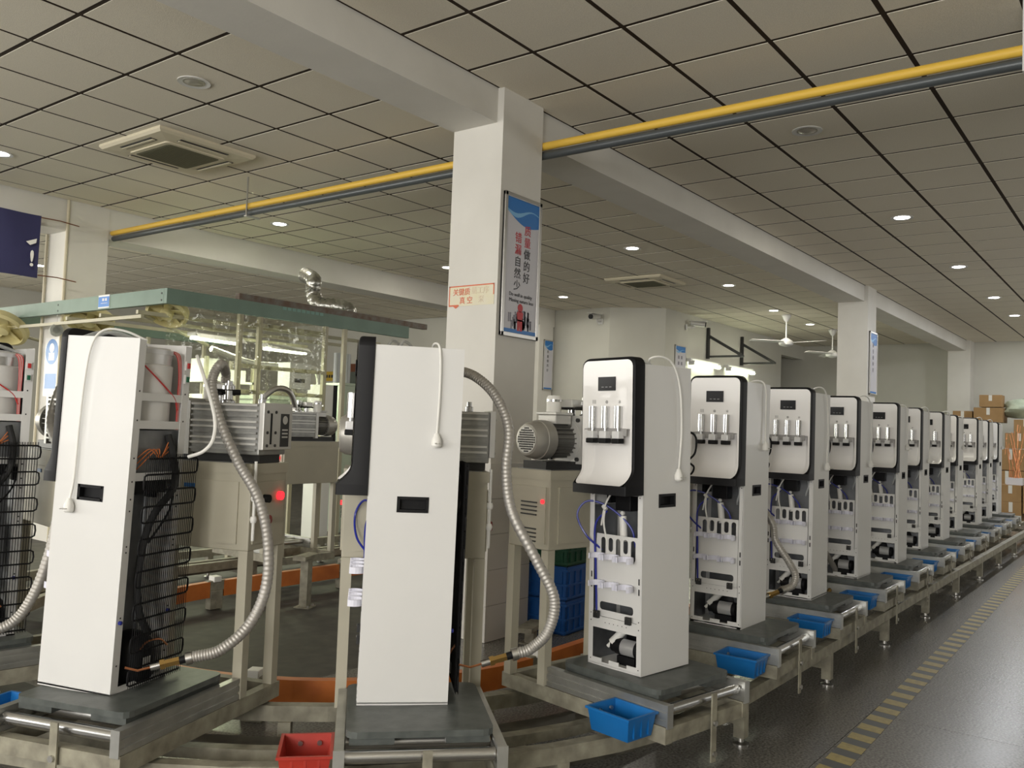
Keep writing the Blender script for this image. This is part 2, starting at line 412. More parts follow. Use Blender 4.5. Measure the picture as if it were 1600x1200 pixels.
for x, y, lb in [(3.19, 8.07, 'lit downlight beyond the near ceiling air conditioner'), (6.187, 10.92, 'lit downlight behind the pillar with the banner strings'),
                 (6.15, 8.056, 'lit downlight beside the pipe hanger'), (9.12, 5.167, 'lit downlight between the poster pillar and the far air conditioner'),
                 (12.08, 5.2, 'lit downlight beside the far ceiling air conditioner'), (14.87, 5.55, 'lit downlight nearest the ceiling fans'),
                 (12.05, 8.12, 'lit downlight close to the corner camera wall'), (9.09, 8.10, 'lit downlight showing past the edge of the poster pillar'),
                 (11.98, 10.84, 'lit downlight low above the orange sticker side of the pillar'), (16.97, 5.6, 'lit downlight between the two ceiling fans'),
                 (6.14, 13.84, 'lit downlight behind the navy banner')]:
    downlight(x, y, True, lb)
for k, x in enumerate((9.04, 11.94, 14.71, 16.91, 19.3)):
    downlight(x, 2.10, True, ['lit downlight, first of the bright row over the aisle', 'lit downlight, second of the bright row over the aisle', 'lit downlight, third of the bright row over the aisle', 'lit downlight, fourth of the bright row over the aisle', 'lit downlight, last of the bright row over the aisle'][k], k > 0, 24)

# ------------------------------------------------------------------ ceiling air conditioners
def aircon(x0, x1, y0, y1, label):
    cx, cy = (x0+x1)/2, (y0+y1)/2; sx, sy = (x1-x0)/2, (y1-y0)/2
    t = empty('ceiling_air_conditioner', (cx, cy, CEIL), 0, label, 'air conditioner')
    MB().loft([[(a*sx*k, b*sy*k, z) for a, b in ((-1, -1), (1, -1), (1, 1), (-1, 1))] for k, z in ((1, 0), (1, -.02), (.96, -.038), (.66, -.045))]).build('panel', acw_m, t)
    MB().loft([[(p*.62*sx/.5, q*.62*sy/.5, z) for p, q in rrect(-.5, .5, -.5, .5, .06)] for z in (-.044, -.056)]).build('intake_frame', acw_m, t)
    g = MB().loft([[(p*.54*sx/.5, q*.54*sy/.5, z) for p, q in rrect(-.5, .5, -.5, .5, .05)] for z in (-.055, -.060)]).build('intake_grille', acg_m, t)
    for k in range(19):
        yy = -sy*.5+sy*k/18
        B(-.5*sx, .5*sx, yy-.004, yy+.004, -.064, -.06).build('grille_bar', acg_m, g)
    for s in (-1, 1):
        for axis in (0, 1):
            if axis == 0: bb = (s*.80*sx-.03, s*.80*sx+.03, -.5*sy, .5*sy, -.045, -.040)
            else: bb = (-.5*sx, .5*sx, s*.80*sy-.03, s*.80*sy+.03, -.045, -.040)
            o = B(*bb).build('air_slot', dark_m, t)
            if axis == 0: B(bb[0]+.018, bb[1]-.018, bb[2], bb[3], -.052, -.047).build('louvre', acw_m, o)
            else: B(bb[0], bb[1], bb[2]+.018, bb[3]-.018, -.052, -.047).build('louvre', acw_m, o)
aircon(3.53, 4.40, 6.13, 7.04, 'yellowed ceiling cassette air conditioner with brown grille near the navy banner')
aircon(10.8, 11.6, 5.66, 6.57, 'far ceiling cassette air conditioner above the wall cameras')

# ------------------------------------------------------------------ ceiling fans
def cfan(x, y, rot, label):
    t = empty('ceiling_fan', (x, y, CEIL), rot, label, 'ceiling fan', 'ceiling fans at the far end')
    MB().lathe([(.08, 0), (.085, -.02), (.04, -.11), (.02, -.13)], 16).build('canopy', white_m, t, True)
    MB().cyl((0, 0, -.1), (0, 0, -.46), .012, 10).build('rod', white_m, t)
    MB().lathe([(.03, -.42), (.06, -.44), (.12, -.48), (.13, -.52), (.12, -.55), (.05, -.575), (.02, -.58)], 20).build('motor', white_m, t, True)
    for k in range(3):
        M = Matrix.Rotation(R(120*k), 4, 'Z') @ Matrix.Rotation(R(8), 4, 'X')
        B(.1, .72, -.065, .065, -.508, -.502, M=M).build('blade', white_m, t)
cfan(15.49, 5.54, .3, 'white ceiling fan over the wall brackets')
cfan(17.95, 5.46, .5, 'white ceiling fan beside the second pillar of the row')

# ------------------------------------------------------------------ posters, sticker, banner
def vert_frame(o, normal):            # local x right, local y up, local z out of the wall
    n = Vector(normal); x = Vector((0, 0, 1)).cross(n)
    M = Matrix((x, Vector((0, 0, 1)), n)).transposed().to_4x4(); M.translation = o.location; o.matrix_world = M
def poster(loc, normal, w_, h_, label, rich=True):
    t = empty('framed_poster', loc, 0, label, 'poster'); vert_frame(t, normal)
    B(-w_/2, w_/2, -h_/2, h_/2, 0, .012).build('backing', steel_m, t)
    f = .028 if rich else .02
    for bb in ((-w_/2, -w_/2+f, -h_/2, h_/2), (w_/2-f, w_/2, -h_/2, h_/2), (-w_/2, w_/2, h_/2-f, h_/2), (-w_/2, w_/2, -h_/2, -h_/2+f)):
        B(*bb, .0, .022).build('frame_bar', steel_m, t, bev=.003)
    pa = B(-w_/2+f, w_/2-f, -h_/2+f, h_/2-f, .012, .014).build('print', paper_m, t)
    iw, ih = w_/2-f, h_/2-f; rows = []
    for k in range(13):
        u = k/12; x = -iw+2*iw*u
        rows.append([(x, ih, .0146), (x, ih-.14*h_/.95*(1+.35*math.sin(u*3.0-.2)-.3*(1-u)), .0146)])
    MB().grid(rows).build('blue_header', pblue_m, pa)
    rows = [[(-iw+2*iw*k/12, ih-.075-.02*math.sin(k/12*6), .0150), (-iw+2*iw*k/12, ih-.085-.03*math.sin(k/12*6)-.012*math.sin(k/12*3.14), .0150)] for k in range(13)]
    MB().grid(rows).build('swoosh', pblue2_m, pa)
    B(-iw, iw, -ih, -ih+.025, .0145, .0152).build('footer_band', pblue_m, pa)
    return t, pa
def put(parent, me, x, y, z=.0156, sx=1.):
    o = obj('lettering', me, parent); o.location = (x, y, z); o.scale = (sx, 1, 1); return o
t, pa = poster((4.568, 3.434-.001, 2.42), (0, -1, 0), .41, .94, 'framed quality slogan poster with red figure on the near pillar')
for k, c in enumerate('质量做的好'):
    put(pa, text_mesh(c, .074, inkr_m if k < 2 else ink_m, bold=.0003), .055, .245-k*.079)
for k, c in enumerate('错漏自然少'):
    put(pa, text_mesh(c, .074, inkr_m if k < 2 else ink_m, bold=.0003), -.045, .185-k*.079)
put(pa, text_mesh('Do well in quality', .034, ink_m), .0, -.19, sx=1.05)
put(pa, text_mesh('Missing nature less', .034, ink_m), .01, -.228, sx=1.05)
# red figure with a grey crowd behind
random.seed(3)
cr = MB()
for k in range(46):
    x = random.uniform(-.125, .125); y = -.335-abs(x)*.15+random.uniform(-.055, .035)-abs(x)*.1
    cr.box(x-.006, x+.006, y-.028, y+.018, .0146, .015)
    cr.lathe([(.001, .0146), (.008, .0146), (.008, .015), (.001, .015)], 8, (x, y+.026, 0))
cr.build('printed_crowd', inkg_m, pa)
fg = MB(); fg.lathe([(.001, .0152), (.028, .0152), (.028, .0156), (.001, .0156)], 20, (0, -.272, 0))
for ox in (-.016, .016): fg.loft([[(ox-.012, -.425, z), (ox+.012, -.425, z), (ox*.7+.015, -.35, z), (ox*.7-.015, -.35, z)] for z in (.0152, .0156)])
fg.loft([[(-.025, -.36, z), (.025, -.36, z), (.036, -.305, z), (.02, -.295, z), (-.02, -.295, z), (-.036, -.305, z)] for z in (.0152, .0156)])
fg.build('printed_red_figure', inkr_m, pa)
t, pa = poster((13.19, 9.189, 2.515), (0, -1, 0), .30, .93, 'slim slogan poster partly hidden behind the near pillar', False)
for k, c in enumerate('质量做的好'): put(pa, text_mesh(c, .06, ink_m), -.02, .24-k*.085)
t, pa = poster((14.49, 7.149, 2.66), (0, -1, 0), .43, .58, 'small blue topped notice beside the fluorescent wall lamps', False)
for k in range(6): B(-.10+(k % 2)*.12, -.04+(k % 2)*.12, .04-(k//2)*.11, .10-(k//2)*.11, .0145, .015).build('printed_block', inkg_m, pa)
t, pa = poster((13.17, 3.433, 2.46), (0, -1, 0), .40, .92, 'framed slogan poster on the second pillar of the row')
for k, c in enumerate('质量做的好'): put(pa, text_mesh(c, .07, inkg_m), -.02, .26-k*.09)
# peeling sticker
s = empty('wall_sticker', (4.335, 3.648, 2.216), 0, 'peeling orange bordered sticker on the near pillar', 'sticker'); vert_frame(s, (-1, 0, 0))
B(-.192, .192, -.068, .068, 0, .0012).build('sheet', stick_m, s)
for bb in ((-.192, .19, .060, .068), (-.192, -.184, -.06, .068), (.184, .192, -.005, .068), (-.192, -.105, -.068, -.058)):
    B(*bb, .0012, .0018).build('border_strip', inko_m, s)
MB().loft([[(-.16, -.065, z), (-.10, -.065, z), (-.13, -.083, z)] for z in (.0005, .0015)]).build('torn_corner', inko_m, s)
put(s, text_mesh('关键质', .05, inko_m, 'LEFT', bold=.0003), -.158, .022, .002); put(s, text_mesh('量工序', .05, inkf_m, 'LEFT'), .0, .026, .002)
put(s, text_mesh('真 空', .05, inko_m, 'LEFT', bold=.0003), -.10, -.035, .002); put(s, text_mesh('泵', .05, inkf_m, 'LEFT'), .06, -.033, .002)
# navy banner on strings
b = empty('hanging_banner', (3.5, 9.05, 2.99), 0, 'navy cloth banner tied to the far pillar with strings', 'banner'); vert_frame(b, (0, -1, 0))
rows = [[(-1.0+1.5*k/20, y, .012*math.sin(k*.9+y*3)) for k in range(21)] for y in (-.315, -.1, .1, .315)]
MB().grid(rows).build('cloth', navy_m, b, True)
put(b, text_mesh('!', .22, cream_m, bold=.004), .42, -.14, .03)
MB().loft([[(.36, .03, z), (.46, .075, z), (.455, .03, z), (.40, .0, z)] for z in (.02, .024)]).build('lettering_stroke', cream_m, b)
for y in (.30, -.285): MB().tube([(.5, y, 0), (.7, y+.01, -.03), (.9, y-.005, -.05+.012)], .006, 6).build('string', wood_m, b)

# ------------------------------------------------------------------ things on the far walls
def cctv(loc, rz, label):
    t = empty('security_camera', loc, rz, label, 'camera', 'wall cameras under the ceiling')
    B(-.01, .02, -.05, .05, -.10, .0).build('wall_plate', white_m, t)
    MB().tube([(.01, 0, -.05), (.12, 0, -.06), (.2, 0, .02)], .018, 8).build('arm', white_m, t, True)
    MB().cyl((.08, 0, .03), (.34, 0, .0), .05, 14).build('housing', pumpl_m, t, True)
    MB().cyl((.34, 0, .0), (.36, 0, -.002), .045, 14).build('lens', black_m, t)
    B(.06, .39, -.06, .06, .055, .065).build('sun_shield', pumpl_m, t)
cctv((13.41, 8.2, 3.36), R(180), 'security camera on the end wall left of the grey corner')
cctv((14.7, 7.14, 3.36), R(-60), 'security camera on the wall above the blue topped notice')
def bracket(x, label):
    t = empty('wall_bracket', (x, 7.14, 2.8), 0, label, 'bracket', 'triangular wall brackets over the lamps')
    B(-.03, .03, -.05, 0, 0, .6).build('upright', dark_m, t)
    B(-.02, .02, -.75, -.03, .02, .06).build('arm', dark_m, t)
    M = Matrix.Translation((0, -.04, .44)) @ Matrix.Rotation(R(30), 4, 'X')
    B(-.025, .025, -.78, 0, -.025, .025, M=M).build('strut', dark_m, t)
bracket(15.63, 'black triangular wall bracket above the first fluorescent lamp')
bracket(17.30, 'black triangular wall bracket above the second fluorescent lamp')
def wlamp(x0, x1, z, label):
    t = empty('fluorescent_lamp', ((x0+x1)/2, 7.05, z), 0, label, 'lamp', 'fluorescent lamps on the back wall'); L2 = (x1-x0)/2
    B(-L2-.05, L2+.05, .0, .09, .03, .09).build('housing', white_m, t)
    for yy in (.02, -.03): MB().cyl((-L2, yy, 0), (L2, yy, 0), .022, 10).build('tube', tubel_m, t)
    for e in (-1, 1): B(e*L2-.02, e*L2+.02, -.05, .06, -.03, .05).build('end_cap', white_m, t)
    area('lamp_light', ((x0+x1)/2, 6.95, z-.05), ((x0+x1)/2, 6.2, z-1), L2*2, .1, 22, (.95, 1, .75))
wlamp(14.8, 16.0, 2.65, 'lit fluorescent lamp under the first triangular bracket')
wlamp(16.5, 17.76, 2.66, 'lit fluorescent lamp under the second triangular bracket')

# ------------------------------------------------------------------ conveyor frame (oval loop)
CX, CY = 3.72, 4.0
XEND = 15.5
def loop_pts(r, n=28):
    pts = [Vector((x, CY-r, 0)) for x in (XEND, 12, 9, 6.5, 5)]
    for k in range(n+1):
        a = -90-180*k/n
        pts.append(Vector((CX+r*math.cos(R(a)), CY+r*math.sin(R(a)), 0)))
    return pts+[Vector((x, CY+r, 0)) for x in (5, 6.5, 9, 12, XEND)]
def strip(mb, pts, w_, z0, z1):
    secs = []
    for i, p in enumerate(pts):
        t = (pts[min(i+1, len(pts)-1)]-pts[max(i-1, 0)]).normalized(); n = Vector((-t.y, t.x, 0))*w_/2
        secs.append([(p.x+n.x, p.y+n.y, z0), (p.x-n.x, p.y-n.y, z0), (p.x-n.x, p.y-n.y, z1), (p.x+n.x, p.y+n.y, z1)])
    return mb.loft(secs)
cf = empty('oval_conveyor', (CX, CY, 0), 0, 'low beige steel oval conveyor carrying the pallets', 'conveyor')
def rel(pts): return [p-Vector((CX, CY, 0)) for p in pts]
for nm, r_, ww, z0, z1 in (('outer_rail', 2.49, .05, .175, .235), ('middle_rail', 2.22, .05, .15, .19), ('inner_rail', 1.88, .05, .175, .235), ('chain_track', 2.05, .10, .13, .15), ('chain_track', 2.36, .05, .10, .13)):
    strip(MB(), rel(loop_pts(r_)), ww, z0, z1).build(nm, dirty_m if 'rail' in nm else mat('oily_steel', (.13, .12, .095), .5, .3, noise=.5, scale=14, col2=(.06, .055, .045), detail=8), cf)
leg_me = B(-.025, .025, -.025, .025, .035, .175).mesh('leg', dirty_m)
cross_me = B(-.02, .02, 0, .60, .09, .13).mesh('cross_bar', dirty_m)
foot_me = MB().lathe([(.035, 0), (.035, .008), (.012, .014), (.010, .04), (.001, .04)], 14).mesh('foot', steel_m, True)
def leg_at(x, y, rot):
    for rr, yy in ((0, 0), (1, .6)):
        o = obj('leg', leg_me, cf); M = Matrix.Translation((x-CX, y-CY, 0)) @ Matrix.Rotation(rot, 4, 'Z') @ Matrix.Translation((0, yy, 0))
        o.matrix_local = M; f = obj('foot', foot_me, o)
    o = obj('cross_bar', cross_me, cf); o.matrix_local = Matrix.Translation((x-CX, y-CY, 0)) @ Matrix.Rotation(rot, 4, 'Z')
for k in range(10): leg_at(3.76+1.22*k, CY-2.49, 0)
for k in range(9): leg_at(4.4+1.22*k, CY+2.49, math.pi)
for a in (-115, -140, -165, -195, -220, -245): leg_at(CX+2.49*math.cos(R(a)), CY+2.49*math.sin(R(a)), R(a)+math.pi/2)

# orange guide rail inside the loop with beige clamps at its joints
og = empty('guide_rail', (CX, CY, 0), 0, 'orange painted guide rail curving inside the conveyor loop', 'rail')
def arc(r, a0, a1, n=5): return [Vector((r*math.cos(R(a0+(a1-a0)*k/n)), r*math.sin(R(a0+(a1-a0)*k/n)), 0)) for k in range(n+1)]
clamp_me = MB().box(-.03, .03, -.05, .05, 0, .13).box(-.022, .022, -.07, .07, .13, .20).mesh('clamp', dirty_m, False, .004)
cap_me = MB().box(-.035, .035, -.03, .03, .19, .23).mesh('clamp_cap', cream_m, False, .004)
joints = []
for k in range(6):
    a0 = -90-30*k
    strip(MB(), arc(1.40, a0-2.3, a0-27.7), .05, .085, .195).build('rail_segment', org_m, og); joints.append((arc(1.40, a0, a0-1, 1)[0], R(a0)))
joints.append((Vector((0, 1.40, 0)), R(90)))
for sgn in (-1, 1):
    for k in range(8):
        B(.06+1.2*k, 1.14+1.2*k, sgn*1.40-.025, sgn*1.40+.025, .085, .195).build('rail_segment', org_m, og)
        joints.append((Vector((1.2*(k+1), sgn*1.40, 0)), R(90)))
for p, a in joints:
    o = obj('clamp', clamp_me, og); o.location = p; o.rotation_euler = (0, 0, a); obj('clamp_cap', cap_me, o)

# ------------------------------------------------------------------ carriers, pallets, bins, pump cabinets
def make_carrier():
    t = empty('conveyor_carrier')
    for x0 in (-.032, .462):
        mb = MB(); mb.box(x0, x0+.03, -.06, .55, .312, .33); mb.box(x0, x0+.03, -.06, .55, .372, .388); mb.box(x0, x0+.03, -.06, .55, .342, .36); mb.box(x0+.006, x0+.024, -.06, .55, .32, .38)
        p = mb.build('side_profile', alu_m, t)
        B(x0-.002, x0+.032, -.066, -.06, .305, .390).build('end_plate', alu_m, p)
        B(x0-.004, x0+.034, -.06, .82, .25, .31).build('frame_beam', dirty_m, t)
    B(-.03, .49, -.055, -.015, .25, .305).build('cross_beam', dirty_m, t)
    B(-.03, .49, .78, .82, .25, .305).build('cross_beam', dirty_m, t)
    B(-.03, .49, .40, .44, .25, .305).build('cross_beam', dirty_m, t)
    for y in (-.025, .10, .22, .34, .45):
        p = MB().cyl((.0, y, .355), (.46, y, .355), .0205, 16).build('roller', chrome_m if y < 0 else steel_m, t, True)
        MB().cyl((.455, y, .355), (.463, y, .355), .013, 10).build('roller_bearing', brass_m, p)
    p = B(.232, .262, -.073, -.067, .13, .385).build('bracket_plate', dirty_m, t)
    for z in (.16, .275): MB().cyl((.247, -.074, z), (.247, -.082, z), .011, 8).build('bolt', steel_m, p)
    return t
def make_pallet():
    t = empty('pallet_board')
    o = MB().loft([[(p, q, z) for p, q in rrect(0, .46, 0, .50, .035, 3)] for z in (.4, .42)]).build('top_board', board_m, t)
    mb = MB(); 
    for x0, x1 in ((.012, .15), (.31, .448)): mb.box(x0, x1, .012, .488, .3765, .4)
    mb.box(.15, .31, .06, .44, .3765, .4)
    mb.build('under_board', board_m, t)
    return t
def make_bin(mt):
    t = empty('parts_bin')
    mb = MB(); x0, x1, y0, y1, z0, z1, th, tp_ = -.195, -.04, -.02, .175, .275, .36, .004, .012
    mb.loft([[(x0+tp_, y0+tp_, z0), (x1-tp_, y0+tp_, z0), (x1-tp_, y1-tp_, z0), (x0+tp_, y1-tp_, z0)], [(x0, y0, z1), (x1, y0, z1), (x1, y1, z1), (x0, y1, z1)],
             [(x0+th, y0+th, z1), (x1-th, y0+th, z1), (x1-th, y1-th, z1), (x0+th, y1-th, z1)], [(x0+tp_+th, y0+tp_+th, z0+th), (x1-tp_-th, y0+tp_+th, z0+th), (x1-tp_-th, y1-tp_-th, z0+th), (x0+tp_+th, y1-tp_-th, z0+th)]])
    mb.build('tub', mt, t)
    mb = MB()
    for bb in ((x0-.006, x0, y0-.006, y1+.006), (x1, x1+.006, y0-.006, y1+.006), (x0, x1, y0-.006, y0), (x0, x1, y1, y1+.006)): mb.box(*bb, z1-.008, z1)
    mb.build('rim', mt, t)
    for k in range(3):
        B(x0+.035+k*.04, x0+.043+k*.04, y0+.002, y0+.009, z0+.01, z1-.01).build('rib', mt, t)
    for x in (-.14, -.08): MB().cyl((x, y1-.012, .335), (x, y1-.02, .335), .008, 8).build('bolt', steel_m, t)
    return t
def make_cabinet():
    t = empty('pump_cabinet')
    x0, x1, y0, y1 = -.045, .495, .555, .80
    for x in (x0, x1-.04):
        for y in (y0, y1-.04): B(x, x+.04, y, y+.04, .311, .86).build('leg', beige_m, t)
    B(x0, x1, y0, y1, .86, 1.188).build('body', beige_m, t, bev=.004)
    B(x0-.004, x1+.004, y0-.004, y1+.004, 1.15, 1.19).build('top_rim', beige_m, t)
    p = B(x0+.05, x1-.05, y0-.006, y0, .885, 1.12).build('door', beige_m, t)
    p = B(x0-.006, x0, y0+.02, y1-.02, .885, 1.12).build('end_panel', beige_m, t)
    for g in range(2):
        for k in range(4): B(x0-.010, x0-.005, y0+.07, y1-.08, 1.05-g*.11-k*.017, 1.056-g*.11-k*.017).build('louvre', dark_m, p)
    MB().cyl((x0-.005, y0+.035, 1.06), (x0-.012, y0+.035, 1.06), .009, 12).build('indicator_lamp', redlamp, t)
    p = B(x1, x1+.006, y0+.02, y1-.02, .885, 1.12).build('end_panel', beige_m, t)
    MB().cyl((x1+.005, y1-.06, 1.06), (x1+.022, y1-.06, 1.06), .017, 16).build('indicator_lamp', redlamp, t)
    MB().cyl((x1+.005, y0+.085, 1.055), (x1+.03, y0+.085, 1.055), .016, 14).build('knob', black_m, t)
    MB().lathe([(.010, 0), (.010, .015), (.018, .02), (.018, .03), (.001, .033)], 14, (x1+.005, y0+.085, .975), 'X').build('stop_button', mat('stop_red', (.25, .03, .025), .4), t, True)
    q = MB().cyl((x1+.012, y0+.01, .90), (x1+.012, y0+.01, 1.20), .006, 8).build('door_rod', cream_m, t)
    for z in (.98, 1.06): MB().lathe([(.010, -.012), (.014, 0), (.010, .012)], 10, (x1+.012, y0+.01, z)).build('rod_guide', cream_m, q, True)
    B(x0+.02, x1-.02, y0+.02, y1-.02, 1.188, 1.192).build('top_plate', galv_m, t)
    B(.2, .25, y0-.009, y0-.006, 1.09, 1.105).build('name_plate', signb_m, t)
    return t
def make_pump():
    t = empty('vacuum_pump')
    yc = .68; zc = 1.315
    B(-.02, .49, yc-.07, yc+.07, 1.192, 1.225).build('base_tray', dark_m, t)
    # motor
    MB().lathe([(.05, -.073), (.066, -.070), (.077, -.052), (.081, -.018), (.085, -.016), (.085, .034), (.06, .035)], 28, (0, yc, zc), 'X').build('fan_cover', mat('fan_cover_grey', (.40, .385, .35), .38, .45), t, True)
    g = MB().lathe([(.001, -.0735), (.057, -.0735), (.057, -.071), (.001, -.071)], 24, (0, yc, zc), 'X').build('fan_grille', pumpl_m, t)
    mb = MB()
    for iy in range(-5, 6):
        for iz in range(-5, 6):
            if math.hypot(iy, iz) < 5.3:
                mb.box(-.0746, -.0734, yc+iy*.0098-.0032, yc+iy*.0098+.0032, zc+iz*.0098-.0032, zc+iz*.0098+.0032)
    mb.build('vent_holes', black_m, g)
    motor_m = mat('motor_dark_grey', (.17, .165, .15), .45, .4)
    mb = MB().cyl((.03, yc, zc), (.16, yc, zc), .066, 28); mb.build('motor_body', motor_m, t, True)
    for k in range(22):
        a = 2*math.pi*k/22
        M = Matrix.Translation((0, yc, zc)) @ Matrix.Rotation(a, 4, 'X')
        B(.035, .155, -.002, .002, .064, .078, M=M).build('cooling_fin', motor_m, t)
    tb = B(.045, .14, yc-.055, yc+.055, 1.385, 1.425).build('terminal_box', pumpl_m, t, bev=.004)
    B(.039, .146, yc-.061, yc+.061, 1.425, 1.437).build('box_lid', pumpl_m, tb, bev=.003)
    fl_ = MB().lathe([(.07, .155), (.095, .158), (.095, .175), (.07, .176)], 28, (0, yc, zc), 'X').build('flange', pumpl_m, t, True)
    B(.16, .185, yc-.10, yc+.10, 1.215, 1.425).build('adapter_plate', pumpl_m, t)
    for y in (-.08, .08):
        for z in (1.235, 1.405): MB().cyl((.150, yc+y, z), (.161, yc+y, z), .009, 10).build('bolt', dark_m, t)
    # pump body with horizontal ribs
    b_ = B(.185, .50, yc-.092, yc+.092, 1.222, 1.42).build('pump_body', pump_m, t, bev=.004)
    for s_ in (-1, 1):
        for k in range(9):
            z = 1.238+k*.0215
            B(.19, .49, yc+s_*.092-.010, yc+s_*.092+.010, z, z+.008).build('cooling_rib', pumpl_m if k % 3 else pump_m, b_)
    p = B(.50, .522, yc-.10, yc+.10, 1.243, 1.425).build('front_plate', pumpl_m, t, bev=.003)
    B(.5215, .5235, yc+.015, yc+.075, 1.255, 1.385).build('rating_label', dark_m, p)
    MB().lathe([(.010, .5235), (.017, .5235), (.017, .5245), (.010, .5245)], 16, (0, yc+.045, 1.36), 'X').build('label_emblem', pumpl_m, p)
    for k in range(3): B(.5235, .5243, yc+.026, yc+.066, 1.318-k*.014, 1.324-k*.014).build('label_line', pumpl_m, p)
    B(.5215, .5240, yc-.055, yc-.045, 1.265, 1.385).build('oil_sight', black_m, p)
    for y in (-.075, -.02):
        for z in (1.26, 1.31, 1.39): MB().cyl((.521, yc+y, z), (.5255, yc+y, z), .006, 8).build('bolt', dark_m, p)
    # inlet riser and gas ballast on top
    q = MB().lathe([(.028, 1.418), (.028, 1.43), (.018, 1.435), (.018, 1.47), (.026, 1.475), (.026, 1.49), (.016, 1.492), (.016, 1.51), (.001, 1.51)], 18, (.285, yc, 0)).build('inlet_riser', chrome_m, t, True)
    MB().cyl((.25, yc-.03, 1.465), (.32, yc+.03, 1.465), .012, 10).build('clamp', black_m, q)
    MB().lathe([(.016, 1.418), (.016, 1.44), (.010, 1.442), (.010, 1.46), (.001, 1.46)], 14, (.43, yc+.02, 0)).build('oil_filler', chrome_m, t, True)
    q = MB().lathe([(.034, 1.42), (.034, 1.50), (.028, 1.512), (.001, 1.515)], 20, (.155, yc+.07, 0)).build('exhaust_filter', cream_m, t, True)
    MB().lathe([(.036, 1.485), (.036, 1.495)], 20, (.155, yc+.07, 0)).build('filter_band', chrome_m, q, True)
    q = B(.20, .265, yc+.0, yc+.07, 1.462, 1.498).build('valve_block', pumpl_m, t, bev=.003)
    MB().cyl((.235, yc+.035, 1.418), (.235, yc+.035, 1.462), .018, 14).build('valve_neck', chrome_m, q, True)
    B(.198, .267, yc-.002, yc+.072, 1.452, 1.462).build('valve_gasket', black_m, q)
    MB().tube(catmull([(.21, yc, 1.42), (.21, yc, 1.455), (.24, yc-.02, 1.462), (.27, yc-.03, 1.46)], 5), .006, 6).build('gas_line', dark_m, t, True)
    return t

CAR, PAL, CAB, PUMP = make_carrier(), make_pallet(), make_cabinet(), make_pump()
BINB, BINR = make_bin(bluebin_m), make_bin(redbin_m)

